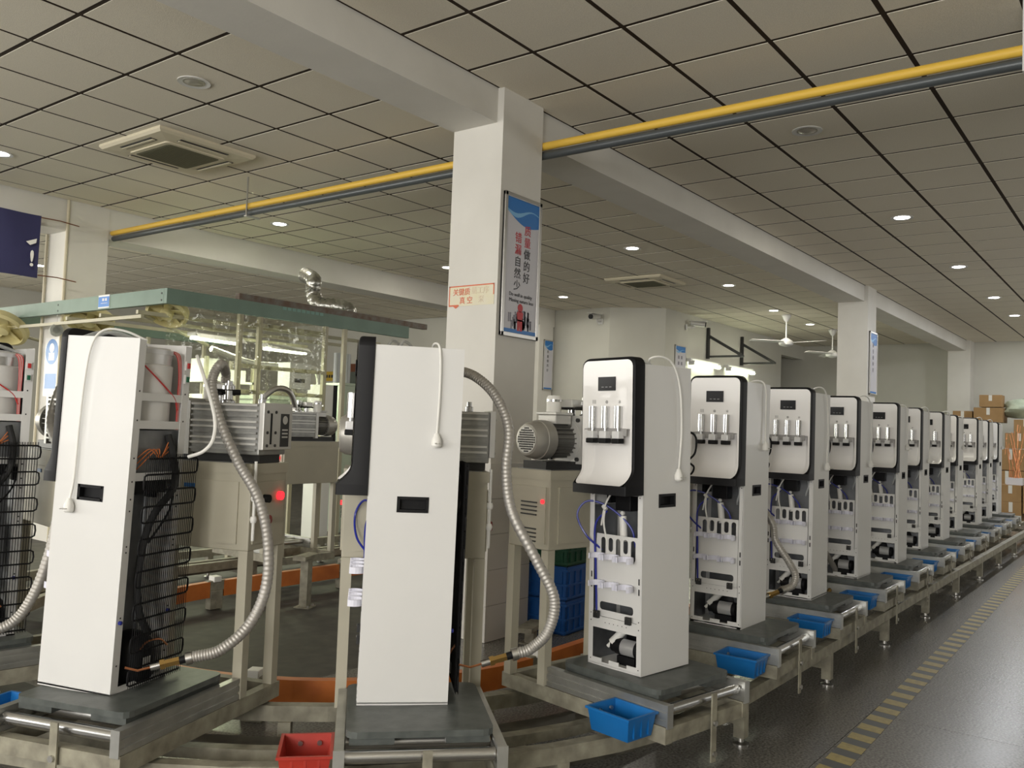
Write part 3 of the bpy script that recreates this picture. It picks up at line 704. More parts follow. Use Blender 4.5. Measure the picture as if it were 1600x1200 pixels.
# ------------------------------------------------------------------ water dispenser (x depth from front, y inward from the aisle side, z up)
DW, DD, DH = .275, .305, 1.21
def make_dispenser(cord):
    t = empty('water_dispenser')
    # side panels; the outer one has a recessed grip
    hx0, hx1, hz0, hz1 = .103, .203, .648, .694
    for y0, y1 in ((0, .0035), (DW-.0035, DW)):
        mb = MB(); mb.box(0, hx0, y0, y1, .004, DH); mb.box(hx1, DD, y0, y1, .004, DH); mb.box(hx0, hx1, y0, y1, .004, hz0); mb.box(hx0, hx1, y0, y1, hz1, DH)
        p = mb.build('side_panel', white_m, t)
        s_ = 1 if y0 == 0 else -1; yo = y0 if y0 == 0 else y1
        mb = MB()
        for bb in ((hx0-.004, hx0+.006, hz0-.004, hz1+.004), (hx1-.006, hx1+.004, hz0-.004, hz1+.004), (hx0, hx1, hz0-.004, hz0+.006), (hx0, hx1, hz1-.006, hz1+.004)):
            ya, yb = sorted((yo-s_*.002, yo+s_*.022)); mb.box(bb[0], bb[1], ya, yb, bb[2], bb[3])
        ya, yb = sorted((yo+s_*.020, yo+s_*.023)); mb.box(hx0, hx1, ya, yb, hz0, hz1)
        mb.build('grip', black_m, p)
    # black fascia shell, lofted upward
    def xf(z):
        if z < .735: return -.108
        if z < .80: k = (z-.735)/.065; return -.108+.050*math.sin(k*math.pi/2)
        return -.058
    zt, rr = 1.238, .034; mb = MB()
    def sect(z, lo=None, hi=None):
        ins = rr-math.sqrt(max(0, rr*rr-max(0, z-(zt-rr))**2)); y0, y1 = -.004+ins, DW+.004-ins; x = xf(z)+ins*.35; c = .009
        if lo: return [(0, y0, z), (x+c, y0, z), (x+c*.3, y0+c*.3, z), (x, y0+c, z), (x, y0+.012, z), (0, y0+.012, z)]
        if hi: return [(0, y1-.012, z), (x, y1-.012, z), (x, y1-c, z), (x+c*.3, y1-c*.3, z), (x+c, y1, z), (0, y1, z)]
        return [(0, y0, z), (x+c, y0, z), (x+c*.3, y0+c*.3, z), (x, y0+c, z), (x, y1-c, z), (x+c*.3, y1-c*.3, z), (x+c, y1, z), (0, y1, z)]
    zm = [.733, .74, .75, .765, .78, .80, .9, 1.0, 1.1, zt-rr]
    mb.loft([sect(z, lo=1) for z in zm]); mb.loft([sect(z, hi=1) for z in zm])
    mb.loft([sect(z) for z in (.697, .700, .715, .733)])
    mb.loft([sect(z) for z in [zt-rr]+[zt-rr+rr*math.sin(R(a)) for a in (20, 40, 58, 74, 86)]])
    mb.box(-.012, 0, .0, DW, .72, zt-rr)
    mb.build('fascia', black_m, t, True)
    # white face with the dispensing niche
    ya, yb, za, zb, r = .007, DW-.007, .732, 1.226, .028; rows = []
    zl = [za+r-r*math.cos(R(a)) for a in (0, 25, 45, 65, 90)]
    zl += [.77, .78, .79, .80, .815, .83, .845, .87, .91, .948, .951, .954, .956, .98, 1.05, 1.12]+[zb-r+r*math.sin(R(a)) for a in (0, 25, 45, 65, 82, 90)]
    for z in zl:
        e = max(0, za+r-z, z-(zb-r)); ins = r-math.sqrt(max(0, r*r-e*e)); y0, y1 = ya+ins, yb-ins; row = []
        nx = -.020 if z > .83 else -.020-.088*(1-math.sqrt(max(0, 1-((.83-z)/.098)**2)))
        for k in range(25):
            y = y0+(y1-y0)*k/24; d = min(y-ya, yb-y); b = xf(z)-.0035
            if z <= .953:
                wgt = min(1, max(0, (d-.014)/.014)); wgt = wgt*wgt*(3-2*wgt)
                if z > .949: wgt *= .5
                x = b*(1-wgt)+max(b, nx)*wgt
            else: x = b
            row.append((x, y, z))
        rows.append(row)
    fc = MB().grid(rows).build('face', face_m, t, True)
    B(-.0625, -.056, .035, DW-.035, .926, .956).build('splash_guard', mat('smoke_plastic', (.33, .32, .31), .35), t, bev=.002)
    # display
    d = B(-.0655, -.0605, .0925, .1825, 1.105, 1.160).build('display', gloss_m, t)
    for k, y in enumerate((.118, .138, .158)): B(-.0660, -.0654, y-.006, y+.006, 1.118, 1.121).build('display_mark', mat('display_grey', (.25, .25, .25), .4), d)
    # icons: hot bars (inner side), drop, snowflake (outer side)
    ic = mat('icon_grey', (.35, .34, .33), .5)
    ys_ = (.205, .138, .071)
    mb = MB()
    for k in (-1, 0, 1): mb.box(-.0625, -.0612, ys_[0]+k*.007-.0013, ys_[0]+k*.007+.0013, 1.053, 1.069)
    mb.build('hot_icon', ic, t)
    MB().lathe([(.0045, -.0625), (.007, -.0625), (.007, -.0612), (.0045, -.0612)], 12, (0, ys_[1], 1.060), 'X').build('drop_icon', ic, t)
    mb = MB()
    for k in range(3): mb.box(-.0625, -.0612, -.001, .001, -.008, .008, M=Matrix.Translation((0, ys_[2], 1.060)) @ Matrix.Rotation(R(60*k), 4, 'X'))
    mb.build('cold_icon', ic, t)
    glassy = mat('clear_nozzle', (.66, .66, .66), .25)
    for y in ys_:
        k = MB().cyl((-.070, y, .957), (-.070, y, 1.043), .0165, 18).build('tap', chrome_m, t, True)
        MB().cyl((-.070, y, .945), (-.070, y, .957), .008, 12).build('tap_stem', chrome_m, k)
        B(-.088, -.054, y-.018, y+.018, .915, .945).build('nozzle', glassy, k, bev=.004)
        B(-.090, -.053, y-.0195, y+.0195, .896, .916).build('nozzle_base', black_m, k, bev=.004)
    # frame
    for y0 in (.0035, DW-.0235):
        p = MB().box(0, .0025, y0, y0+.020, .0, .70).box(0, .02, y0 if y0 < .1 else y0+.0185, y0+.0015 if y0 < .1 else y0+.020, .0, .70).build('front_post', white_m, t)
        for z in (.022, .175, .205, .685): MB().cyl((-.0008, y0+.010, z), (.0005, y0+.010, z), .0025, 8).build('screw', dark_m, p)
        for z in (.32, .36): B(-.0008, .0004, y0+.007, y0+.013, z-.012, z+.012).build('slot', dark_m, p)
    for y0 in (.0035, DW-.0335):
        p = MB().box(DD-.0025, DD, y0, y0+.030, .0, DH-.004).build('rear_post', white_m, t)
        for z in (.10, .26, .48, .50, .62, .66, .72, .80, .93, 1.03): MB().cyl((DD-.0005, y0+.015, z), (DD+.0008, y0+.015, z), .0032, 8).build('screw_hole', dark_m, p)
        MB().lathe([(.007, DD), (.007, DD+.008), (.004, DD+.010)], 12, (0, y0+.012, .245), 'X').build('plug_button', blue_tube, p, True)
    B(0, DD, .0, DW, .0, .010).build('base_plate', white_m, t)
    B(.165, .170, .026, DW-.026, .01, .73).build('partition', galv_m, t)
    B(.004, DD-.004, .004, DW-.004, .722, .728).build('mid_shelf', galv_m, t)
    B(.02, .165, DW-.006, DW-.004, .01, .64).build('inner_liner', galv_m, t)
    B(.02, .165, .004, .006, .01, .64).build('inner_liner', galv_m, t)
    B(0, .003, .02, DW-.02, .690, .698).build('cross_rail', galv_m, t)
    # filter bracket plate
    holes = [rrect(.042+k*.039, .066+k*.039, .458-(k % 2 == 0)*.028, .514, .0115, 3) for k in range(5)]
    holes.append(rrect(.05, .225, .222, .255, .012, 3))
    outer = [(.030, .195), (.248, .195), (.248, .50), (.245, .527), (.030, .527)]
    me = plate2d(outer, holes, .0025); me.materials.clear(); me.materials.append(white_m)
    o = obj('filter_plate', me, t); o.matrix_local = Matrix(((0, 0, -1, .012), (1, 0, 0, 0), (0, 1, 0, 0), (0, 0, 0, 1)))
    B(-.0, .0025, .022, DW-.022, .150, .196).build('cross_rail', white_m, t)
    for k in range(6): MB().cyl((-.0008, .075+k*.022, .175), (.0002, .075+k*.022, .175), .002, 6).build('rivet_hole', dark_m, t)
    cm = MB()
    for k in range(13):
        a = R(35+290*k/12)
        pass
    def clip(y, z):
        inner = [( -.030*math.cos(R(50+260*k/14)), .030*math.sin(R(50+260*k/14))) for k in range(15)]
        outer_ = [(-.0345*math.cos(R(50+260*k/14)), .0345*math.sin(R(50+260*k/14))) for k in range(15)]
        mb = MB(); mb.loft([[(-.026+p[0], y+p[1], zz) for p in outer_]+[(-.026+p[0], y+p[1], zz) for p in reversed(inner)] for zz in (z-.011, z+.011)])
        mb.box(.004, .0108, y-.012, y+.012, z-.011, z+.011)
        return mb
    for z in (.44, .33):
        for y in (.065, .138, .211): clip(y, z).build('filter_clip', clip_m, t)
    for y in (.228, .062):
        p = B(-.012, .0, y-.014, y+.014, .188, .218).build('latch', dark_m, t, bev=.002)
        for s_ in (-.007, .007): MB().cyl((-.013, y+s_, .212), (-.0115, y+s_, .212), .003, 8).build('latch_pin', chrome_m, p)
    p = MB().box(-.0, .0025, .02, DW-.02, .004, .016)
    for y in (.045, .138, .228): p.box(-.001, .0025, y-.026, y+.026, .010, .03)
    p.build('base_lip', white_m, t)
    # booster pump and inline filters in the bottom compartment
    q = MB().cyl((.075, .055, .075), (.075, .175, .075), .034, 20).build('booster_pump', black_m, t, True)
    mb = MB(); rows = []
    for k in range(9):
        a = R(100+16*k); rows.append([(.075+.0348*math.cos(a), .075, .075+.0348*math.sin(a)), (.075+.0348*math.cos(a), .145, .075+.0348*math.sin(a))])
    MB().grid(rows).build('pump_label', mat('silver_label', (.45, .45, .45), .35, .3), q, True)
    MB().cyl((.075, .175, .075), (.075, .20, .075), .028, 16).build('pump_head', black_m, q, True)
    B(.045, .105, .07, .16, .0105, .045).build('pump_foot', black_m, q)
    k = MB().cyl((.06, .20, .085), (.10, .135, .165), .017, 14).build('inline_filter', cream_m, t, True)
    MB().cyl((.06, .20, .085), (.052, .215, .068), .008, 10).build('elbow', cream_m, k, True)
    k = MB().cyl((.11, .11, .15), (.11, .06, .145), .014, 12).build('inline_filter', cream_m, t, True)
    k = MB().cyl((.05, .135, .50), (.06, .15, .60), .016, 14).build('inline_filter', cream_m, t, True)
    MB().lathe([(.004, -.004), (.009, -.004), (.009, .004), (.004, .004)], 14, (.06, .152, .612), 'X').build('ring_end', cream_m, k, True)
    MB().lathe([(.02, -.02), (.03, -.015), (.03, .02), (.001, .02)], 16, (.10, .16, .66)).build('solenoid', black_m, t, True)
    B(.07, .13, .12, .20, .62, .69).build('control_box', black_m, t, bev=.003)
    # tubes
    MB().tube(catmull([(.01, .24, .20), (.005, .245, .40), (.0, .245, .56), (.02, .20, .62)], 8), .0045, 7).build('blue_tube', blue_tube, t, True)
    MB().tube(catmull([(.02, .225, .46), (-.03, .27, .52), (-.04, .31, .60), (-.01, .28, .655), (.03, .20, .635), (.06, .11, .56), (.07, .09, .48)], 8), .0042, 7).build('blue_tube', blue_tube, t, True)
    MB().tube(catmull([(.02, .175, .70), (.012, .205, .64), (.01, .222, .56)], 8), .004, 7).build('white_tube', cream_m, t, True)
    k = MB().tube(catmull([(.012, .205, .63), (.006, .205, .57), (.008, .19, .50), (.014, .185, .45)], 8), .004, 7).build('white_tube', cream_m, t, True)
    MB().cyl((.012, .215, .64), (.012, .198, .625), .009, 10).build('tee_fitting', cream_m, k, True)
    MB().tube(catmull([(.05, .05, .70), (.03, .035, .66), (.04, .05, .62), (.06, .06, .60)], 6), .006, 7).build('clear_tube', mat('clear_tube', (.6, .62, .62), .15, alpha=.5), t, True)
    # rear: tank, cross bars, electronics, compressor, condenser
    k = MB().lathe([(.118, .90), (.121, .91), (.121, 1.125), (.114, 1.13), (.114, 1.165)], 28, (.178, .145, 0)).build('hot_tank', foam_m, t, True)
    MB().lathe([(.115, 1.13), (.1155, 1.168)], 28, (.178, .145, 0)).build('steel_band', steel_m, k, True)
    MB().lathe([(.001, 1.166), (.12, 1.166), (.12, 1.182), (.11, 1.188), (.001, 1.19)], 28, (.178, .145, 0)).build('tank_lid', mat('clear_lid', (.6, .6, .6), .2), k, True)
    for z in (1.012, .915, .735, .012): B(DD-.004, DD-.001, .03, DW-.03, z-.014, z+.014).build('cross_bar', white_m, t)
    B(.175, .285, .012, DW-.012, .74, .895).build('electrics_tray', galv_m, t)
    B(.20, .30, .03, .20, .675, .718).build('vent_box', black_m, t)
    q = MB().lathe([(.075, .015), (.085, .03), (.088, .09), (.080, .14), (.055, .17), (.02, .182), (.001, .183)], 26, (.235, .16, 0)).build('compressor', black_m, t, True)
    B(.322, .3235, .125, .165, .07, .105).build('rating_label', foam_m, q)
    for y in (.09, .23): B(.20, .28, y-.012, y+.012, .010, .02).build('mount_foot', dark_m, q)
    MB().tube(catmull([(.31, .12, .13), (.33, .13, .16), (.35, .17, .165), (.36, .2, .14)], 6), .0035, 6).build('copper_pipe', copper_m, t, True)
    cn = empty('condenser'); cn.parent = t; cn.location = (DD+.035, 0, 0)
    yl, yh, n = .035, .315, 15; pts = []
    for k in range(n):
        z = .80-k*.055; r_ = .0135
        a, b = (yl, yh) if k % 2 == 0 else (yh, yl)
        sg = 1 if b > a else -1
        pts += [(0, a+sg*.014, z), (0, b-sg*.014, z)]
        if k < n-1: pts += [(0, b-sg*.003, z-.006), (0, b, z-.0275), (0, b-sg*.003, z-.049)]
    MB().tube(pts, .0036, 6).build('condenser_coil', black_m, cn, True)
    wires = MB()
    for k in range(26):
        y = yl+.012+(yh-yl-.024)*k/25
        for xx in (-.0045, .0045): wires.box(xx-.0007, xx+.0007, y-.0007, y+.0007, .02, .815)
    wires.build('condenser_wires', black_m, cn)
    MB().tube(catmull([(.29, .20, .88), (.31, .215, .80), (.335, .20, .70), (.30, .15, .60), (.29, .12, .50), (.295, .10, .36), (.30, .12, .25), (.31, .16, .18)], 6), .013, 9).build('insulated_pipe', mat('black_foam', (.015, .015, .015), .8), t, True)
    MB().tube(catmull([(.30, .24, .66), (.31, .21, .60), (.30, .13, .50)], 6), .004, 6).build('earth_wire', black_m, t, True)
    for k in range(5):
        o_ = k*.005
        MB().tube(catmull([(.25+o_, .18+o_, 1.185), (.285, .215+o_, 1.17), (.298, .222+o_*.6, 1.10), (.30, .222+o_*.5, 1.02), (.301, .224+o_*.4, .94), (.302, .226+o_*.4, .90)], 5), .0022, 5).build('red_wire', red_m if k % 2 == 0 else mat('pale_wire', (.62, .42, .38), .5), t, True)
    MB().tube(catmull([(.299, .03, 1.125), (.301, .12, 1.07), (.302, .20, 1.015), (.301, .225, .97)], 5), .003, 5).build('red_wire', red_m, t, True)
    for k in range(3): MB().tube(catmull([(.292, .05, .80-k*.02), (.30, .10+.02*k, .83), (.305, .15, .80), (.298, .20, .86-k*.02)], 5), .002, 5).build('orange_wire', orange_w, t, True)
    for z, mm_ in ((1.135, red_m), (1.085, mat('green_switch', (.01, .12, .06), .4))):
        p = B(DD-.002, DD+.006, DW-.031, DW-.009, z-.016, z+.016).build('switch', white_m, t)
        B(DD+.006, DD+.011, DW-.026, DW-.014, z-.010, z+.010).build('rocker', mm_, p)
    B(.005, DD-.004, .006, DW-.006, 1.192, 1.1945).build('top_cover', white_m, t) if False else None
    for k, x in enumerate((.04, .08)): MB().tube(catmull([(x, .02, 1.205), (x+.02, .10, 1.235), (x+.05, .18, 1.22), (x+.04, .25, 1.20)], 6), .006, 7).build('clear_tube', mat('clear_tube', (.6, .62, .62), .15, alpha=.5), t, True)
    B(.0, .08, .0035, DW-.0035, 1.196, 1.2).build('top_bracket', white_m, t)
    add_cord(t, cord)
    return t
def add_cord(t, pts):
    c = MB().tube(catmull(pts, 8), .0042, 8).build('power_cord', cream_m, t, True)
    e = Vector(pts[-1]); 
    MB().lathe([(.007, .012), (.012, 0), (.017, -.012), (.017, -.03), (.012, -.036), (.001, -.036)], 12, e).build('plug', cream_m, c, True)
    for s_ in (-.006, .006): MB().cyl((e.x+s_, e.y-.014, e.z-.022), (e.x+s_, e.y-.034, e.z-.022), .002, 6).build('plug_pin', steel_m, c)
cordA = [(.12, .06, 1.20), (.07, .03, 1.235), (.11, .0, 1.245), (.17, -.012, 1.215), (.215, -.012, 1.12), (.228, -.012, .96), (.215, -.012, .82), (.20, -.020, .785)]
cordB = [(.20, .10, 1.195), (.20, .05, 1.225), (.215, .005, 1.22), (.222, -.010, 1.17), (.225, -.010, 1.05), (.222, -.012, .92), (.222, -.014, .905)]
cordC = [(.25, .10, 1.21), (.20, .05, 1.235), (.15, .01, 1.235), (.12, -.012, 1.19), (.10, -.012, 1.08), (.092, -.012, .90), (.09, -.012, .72), (.082, -.016, .635)]
PROTO = make_dispenser(cordA)
def drop_cord(t):
    for ch in list(t.children):
        if ch.name.startswith('power_cord'):
            for g in list(ch.children): bpy.data.objects.remove(g)
            bpy.data.objects.remove(ch)

# ------------------------------------------------------------------ the line: position, heading and lean of every station
# (dispenser x, y, heading, lean_x, lean_y, pallet x, y, heading, cord)
ST = []
def st(dx, dy, th, lean, px, py, pth, cord): ST.append((dx, dy, th, lean, px, py, pth, cord))
st(1.47, 4.20, -97, (.0, -.02), 1.31, 4.29, -97, 'C')
st(1.458, 3.11, -70, (.015, -.026), 1.35, 3.10, -73, 'C')
st(2.055, 2.16, -43.5, (.006, -.008), 1.861, 1.998, -43, 'B')
st(3.028, 1.622, -10.6, (-.010, .014), 2.924, 1.488, -10.6, 'A')
rr_ = [.408, .3226, .2723, .2314, .2084, .1876, .1744, .1558, .1459, .1373]
for i in range(10):
    X = 4.104+1.03*i
    st(X, X*rr_[i]-(0 if i else .015), random.uniform(-1.2, 1.2), (0, 0), X-.08, 1.495+.02*i, 0, 'A' if i % 3 else 'B')
names = ['whose open back shows a white tank, left of the leaning one', 'leaning back beside the ribbed hose, red wires at its open back', 'seen as a plain side panel in front of the near pillar',
         'at the end of the straight row, with blue tubes looping out']+['%s in the straight row from the bend' % n for n in ('second', 'third', 'fourth', 'fifth', 'sixth', 'seventh', 'eighth', 'ninth', 'tenth', 'eleventh')]
below = ['the dispenser with the white tank showing', 'the leaning dispenser with red wires', 'the dispenser in front of the near pillar', 'the first dispenser of the straight row']+['the %s dispenser of the straight row' % n for n in ('second', 'third', 'fourth', 'fifth', 'sixth', 'seventh', 'eighth', 'ninth', 'tenth', 'eleventh')]
CORDS = {'A': cordA, 'B': cordB, 'C': cordC}
protos = {'A': PROTO}
for c in 'BC':
    q = copy_tree(PROTO); drop_cord(q); add_cord(q, CORDS[c]); protos[c] = q
used = set()
def inst(proto, key):
    if key in used: return copy_tree(proto)
    used.add(key); return proto
for i, (dx, dy, th, lean, px, py, pth, cord) in enumerate(ST):
    d = inst(protos[cord], 'd'+cord)
    d.location = (dx, dy, .4205+(abs(lean[0])+abs(lean[1]))*.06); d.rotation_mode = 'XYZ'
    d.rotation_euler = (-lean[1], lean[0], 0)
    Mz = Matrix.Rotation(R(th), 4, 'Z'); tilt = Matrix.Rotation(lean[0], 4, 'Y') @ Matrix.Rotation(-lean[1], 4, 'X')
    d.rotation_euler = (tilt @ Mz).to_euler()
    tag(d, 'white water dispenser '+names[i], 'water dispenser', 'water dispensers on the conveyor')
    if i == 1:                               # this unit carries the shallower fascia seen in profile
        for ch in d.children:
            if ch.name.split('.')[0] in ('fascia', 'face', 'splash_guard', 'display', 'tap', 'hot_icon', 'drop_icon', 'cold_icon'): ch.scale.x = .5
    if i >= 3:
        if i == 3: loop_me = MB().tube(catmull([(.306, .07, .93), (.34, .03, .945), (.365, .015, .92), (.358, .015, .86), (.335, .03, .825), (.358, .02, .80), (.35, .03, .77), (.306, .05, .76)], 8), .0045, 6).mesh('black_cable', black_m, True)
        obj('black_cable', loop_me, d)
    base = Matrix.Translation((px, py, 0)) @ Matrix.Rotation(R(pth), 4, 'Z')
    if i == 1: base = Matrix.Translation((1.357, 3.056, 0)) @ Matrix.Rotation(R(-70.5), 4, 'Z')
    for proto, key, nm, cat in ((CAR, 'car', 'aluminium and beige roller carrier under %s', 'carrier'), (PAL, 'pal', 'dark grey pallet board under %s', 'pallet')):
        o = inst(proto, key); o.matrix_world = base; tag(o, nm % below[i], cat, {'car': 'roller carriers of the conveyor', 'pal': 'pallet boards on the conveyor'}[key])
    if i != 2:
        o = inst(BINB, 'binb'); tag(o, 'blue plastic parts bin hung beside %s' % below[i], 'bin', 'plastic parts bins on the carriers')
    else:
        o = inst(BINR, 'binr'); tag(o, 'red plastic parts bin hung beside the dispenser in front of the near pillar', 'bin', 'plastic parts bins on the carriers')
    o.matrix_world = base
    if i < 7:
        if i == 2: base = base @ Matrix.Translation((0, .02, 0))
        o = inst(CAB, 'cab'); o.matrix_world = base; tag(o, 'beige steel pump cabinet on legs behind %s' % below[i], 'cabinet', 'pump cabinets riding the conveyor')
        o = inst(PUMP, 'pump'); o.matrix_world = base; tag(o, 'grey vacuum pump and motor behind %s' % below[i], 'pump', 'vacuum pumps on the cabinets')
# the pump station on the far side of the loop
base = Matrix.Translation((4.745, 6.17, 0)) @ Matrix.Rotation(R(180), 4, 'Z')
for proto, nm, cat, gp in ((CAB, 'beige pump cabinet with three signal lamps across the loop', 'cabinet', 'pump cabinets riding the conveyor'), (PUMP, 'grey ribbed vacuum pump across the loop below the plastic curtain', 'pump', 'vacuum pumps on the cabinets'),
                           (CAR, 'roller carrier on the far side of the loop', 'carrier', 'roller carriers of the conveyor')):
    o = copy_tree(proto); o.matrix_world = base; tag(o, nm, cat, gp)
    if cat == 'cabinet': CABB = o

# ------------------------------------------------------------------ ribbed vacuum hoses
def hose(pix, label, r=.0195, extra=None, coupling=True):
    pts = [at(x, y, d) for x, y, d in pix]
    if extra: pts = [Vector(e) for e in extra]+pts
    P = catmull(pts, 40)
    # resample evenly
    out = [P[0]]; acc = 0
    for a, b in zip(P, P[1:]):
        acc += (b-a).length
        if acc > .0017: out.append(b); acc = 0
    t = empty('vacuum_hose', out[-1], 0, label, 'hose', 'ribbed vacuum hoses'); o0 = out[-1]
    q = [p-o0 for p in out]
    MB().tube(q, r, 12, rib=[1.0 if (k//2) % 2 else .92 for k in range(len(q))]).build('ribbed_sleeve', hose_m, t, True)
    if coupling:
        d = (q[-1]-q[-4]).normalized(); e = q[-1]
        MB().cyl(e, e+d*.02, .0215, 14).build('hose_ferrule', steel_m, t, True)
        MB().cyl(e+d*.02, e+d*.04, .013, 12).build('adapter', black_m, t, True)
        MB().cyl(e+d*.04, e+d*.085, .014, 6).build('brass_nut', brass_m, t)
        MB().cyl(e+d*.085, e+d*.10, .018, 6).build('brass_nut', brass_m, t)
        MB().cyl(e+d*.10, e+d*.13, .012, 12).build('chrome_tip', chrome_m, t, True)
        MB().tube([e+d*.13, e+d*.17, e+d*.21+Vector((0, 0, .02))], .004, 6).build('copper_stub', copper_m, t, True)
def loc(i, u, v, z):
    px, py, pth = ST[i][4:7]; c, s_ = math.cos(R(pth)), math.sin(R(pth))
    return (px+u*c-v*s_, py+u*s_+v*c, z)
hose([(345, 569, 3.40), (331, 600, 3.38), (345, 660, 3.32), (372, 722, 3.25), (402, 775, 3.18), (418, 840, 3.1), (416, 915, 3.02), (390, 975, 2.98), (345, 1015, 2.93), (300, 1027, 2.9)],
     'ribbed hose looping from the pump down to the leaning dispenser', extra=[loc(1, .285, .68, 1.50), loc(1, .285, .68, 1.54)])
hose([(745, 590, 3.3), (775, 620, 3.24), (795, 670, 3.18), (791, 735, 3.13), (800, 800, 3.08), (838, 875, 3.05), (866, 935, 3.03), (857, 985, 3.02), (830, 1013, 3.01), (808, 1021, 3.0)],
     'ribbed hose curving past the near pillar to a brass coupling', extra=[loc(2, .285, .68, 1.50), loc(2, .285, .68, 1.56), tuple(at(715, 580, 3.34))])
hose([(92, 800, 3.35), (76, 868, 3.3), (52, 930, 3.25), (20, 972, 3.2), (-30, 992, 3.15)], 'ribbed hose crossing the wire condenser of the dispenser with the tank', extra=[loc(0, .285, .68, 1.50), loc(0, .25, .62, 1.5), loc(0, .3, .56, 1.3), tuple(at(110, 740, 3.42))])
hose([(1196, 800, 4.75), (1212, 845, 4.7), (1234, 880, 4.66), (1243, 900, 4.62), (1238, 915, 4.6), (1225, 921, 4.58)], 'ribbed hose dropping to the back of the second straight row dispenser', extra=[loc(4, .285, .68, 1.50), loc(4, .3, .66, 1.54), loc(4, .42, .6, 1.4)])
hose([(1300, 880, 6.0), (1306, 905, 5.95), (1300, 916, 5.9)], 'ribbed hose at the back of the third straight row dispenser', extra=[loc(5, .285, .68, 1.50), loc(5, .3, .66, 1.54), loc(5, .42, .55, 1.2)])

tag(MB().tube(catmull([tuple(at(308, 556, 3.25)), tuple(at(319, 590, 3.2)), tuple(at(335, 650, 3.15)), tuple(at(333, 686, 3.12)), tuple(at(318, 705, 3.12)), tuple(at(294, 714, 3.12))], 10), .0065, 8).build('white_cable', cream_m, None, True), 'white cable drooping between the leaning dispenser and the pump', 'cable')
tag(MB().tube(catmull([tuple(at(410, 636, 6.55)), tuple(at(412, 622, 6.55)), tuple(at(432, 607, 6.6)), tuple(at(452, 612, 6.65)), tuple(at(461, 634, 6.7)), tuple(at(461, 642, 6.7))], 8), .022, 10).build('bent_pipe', steel_m, None, True), 'bent steel pipe arching over the pump across the loop', 'pipe')

# ------------------------------------------------------------------ green framed booth behind the loop
BX, BY, BZ0, BZ1 = 4.125, 6.90, 2.320, 2.452
bt = empty('test_booth', (BX, BY, 0), 0, 'green framed booth with steel posts and clear plastic curtains', 'booth')
B(0, 3.0, 0, .05, BZ0, BZ1).build('green_beam', green_m, bt)
B(-.001, .049, .05, 6.2, BZ0, BZ1).build('green_beam', green_m, bt)
B(0, 3.0, 3.4, 3.45, BZ0, BZ1).build('green_beam', green_m, bt)
B(.73, 3.3, .0, .06, BZ1, BZ1+.06).build('rusty_channel', mat('rusty_steel', (.17, .16, .14), .6, .2, noise=.4, scale=14, col2=(.12, .075, .05)), bt)
for k, z in enumerate((.03, .09)): 
    for y in (.08, 1.95): MB().cyl((-.004, y, BZ0+z), (.0, y, BZ0+z), .009, 8).build('beam_bolt', dark_m, bt)
for x in (.77, .99, 1.80, 2.06):
    B(x-.022, x+.022, .005, .045, 0, BZ0).build('post', post_m, bt)
for x in (.9, 1.8, 2.6): B(x-.02, x+.02, 3.36, 3.4, 0, BZ0).build('post', post_m, bt)
for y in (3.6, 5.0): B(.005, .045, y, y+.04, 0, BZ0).build('post', post_m, bt)
for z in (1.60, 1.84, 2.24): B(.77, 1.82, .01, .04, z-.018, z+.018).build('cross_rail', post_m, bt)
for y in (.45, 1.1, 1.75): B(.0, 3.0, y, y+.035, 2.25, 2.285).build('roof_bar', post_m, bt)
B(-.0, .03, .4, 6.0, 2.21, 2.24).build('roof_bar', post_m, bt)
for y, x0, x1 in ((.5, -.0, 1.3), (3.6, .0, 1.5), (4.6, .0, 1.2)):
    MB().tube([(x0+.05, y, 2.26), (x1+.05, y+.9, 2.12)], .018, 6).build('diagonal_bar', post_m, bt)
random.seed(11)
for x0, x1 in ((.0, .75), (.79, .97), (1.01, 1.78)):
    rows = []; n = max(4, int((x1-x0)/.03))
    for z in [BZ0-.01-k*.16 for k in range(9)]:
        rows.append([(x0+(x1-x0)*k/n, -.006+.014*math.sin(k*1.3+z*2)+random.uniform(-.010, .010), z) for k in range(n+1)])
    o = MB().grid(rows).build('plastic_curtain', pvc_m, bt, True)
# fluorescent fittings inside the booth
for k, (x, y, z, rz, lb) in enumerate(((5.25, 7.82, 2.13, .15, 'first'), (6.35, 8.1, 2.13, .1, 'second'), (5.3, 9.6, 2.13, .5, 'third'))):
    t = empty('booth_lamp', (x, y, z), rz, 'lit fluorescent tube fitting under the booth roof, %s from the green corner' % lb, 'lamp', 'tube lamps in the booth')
    B(-.32, .32, -.06, .06, .02, .06).build('fitting', white_m, t)
    MB().loft([[(-.32, -.12, .0), (.32, -.12, .0), (.32, -.06, .05), (-.32, -.06, .05)], [(-.32, -.118, .0), (.32, -.118, .0), (.32, -.058, .05), (-.32, -.058, .05)]]).build('reflector', white_m, t)
    for yy in (-.03, .03): MB().cyl((-.30, yy, .0), (.30, yy, 0), .014, 10).build('tube', tubel_m, t)
    area('lamp_light', (x, y, z-.03), (x, y, 0), .6, .12, 26, (.93, 1, .70))
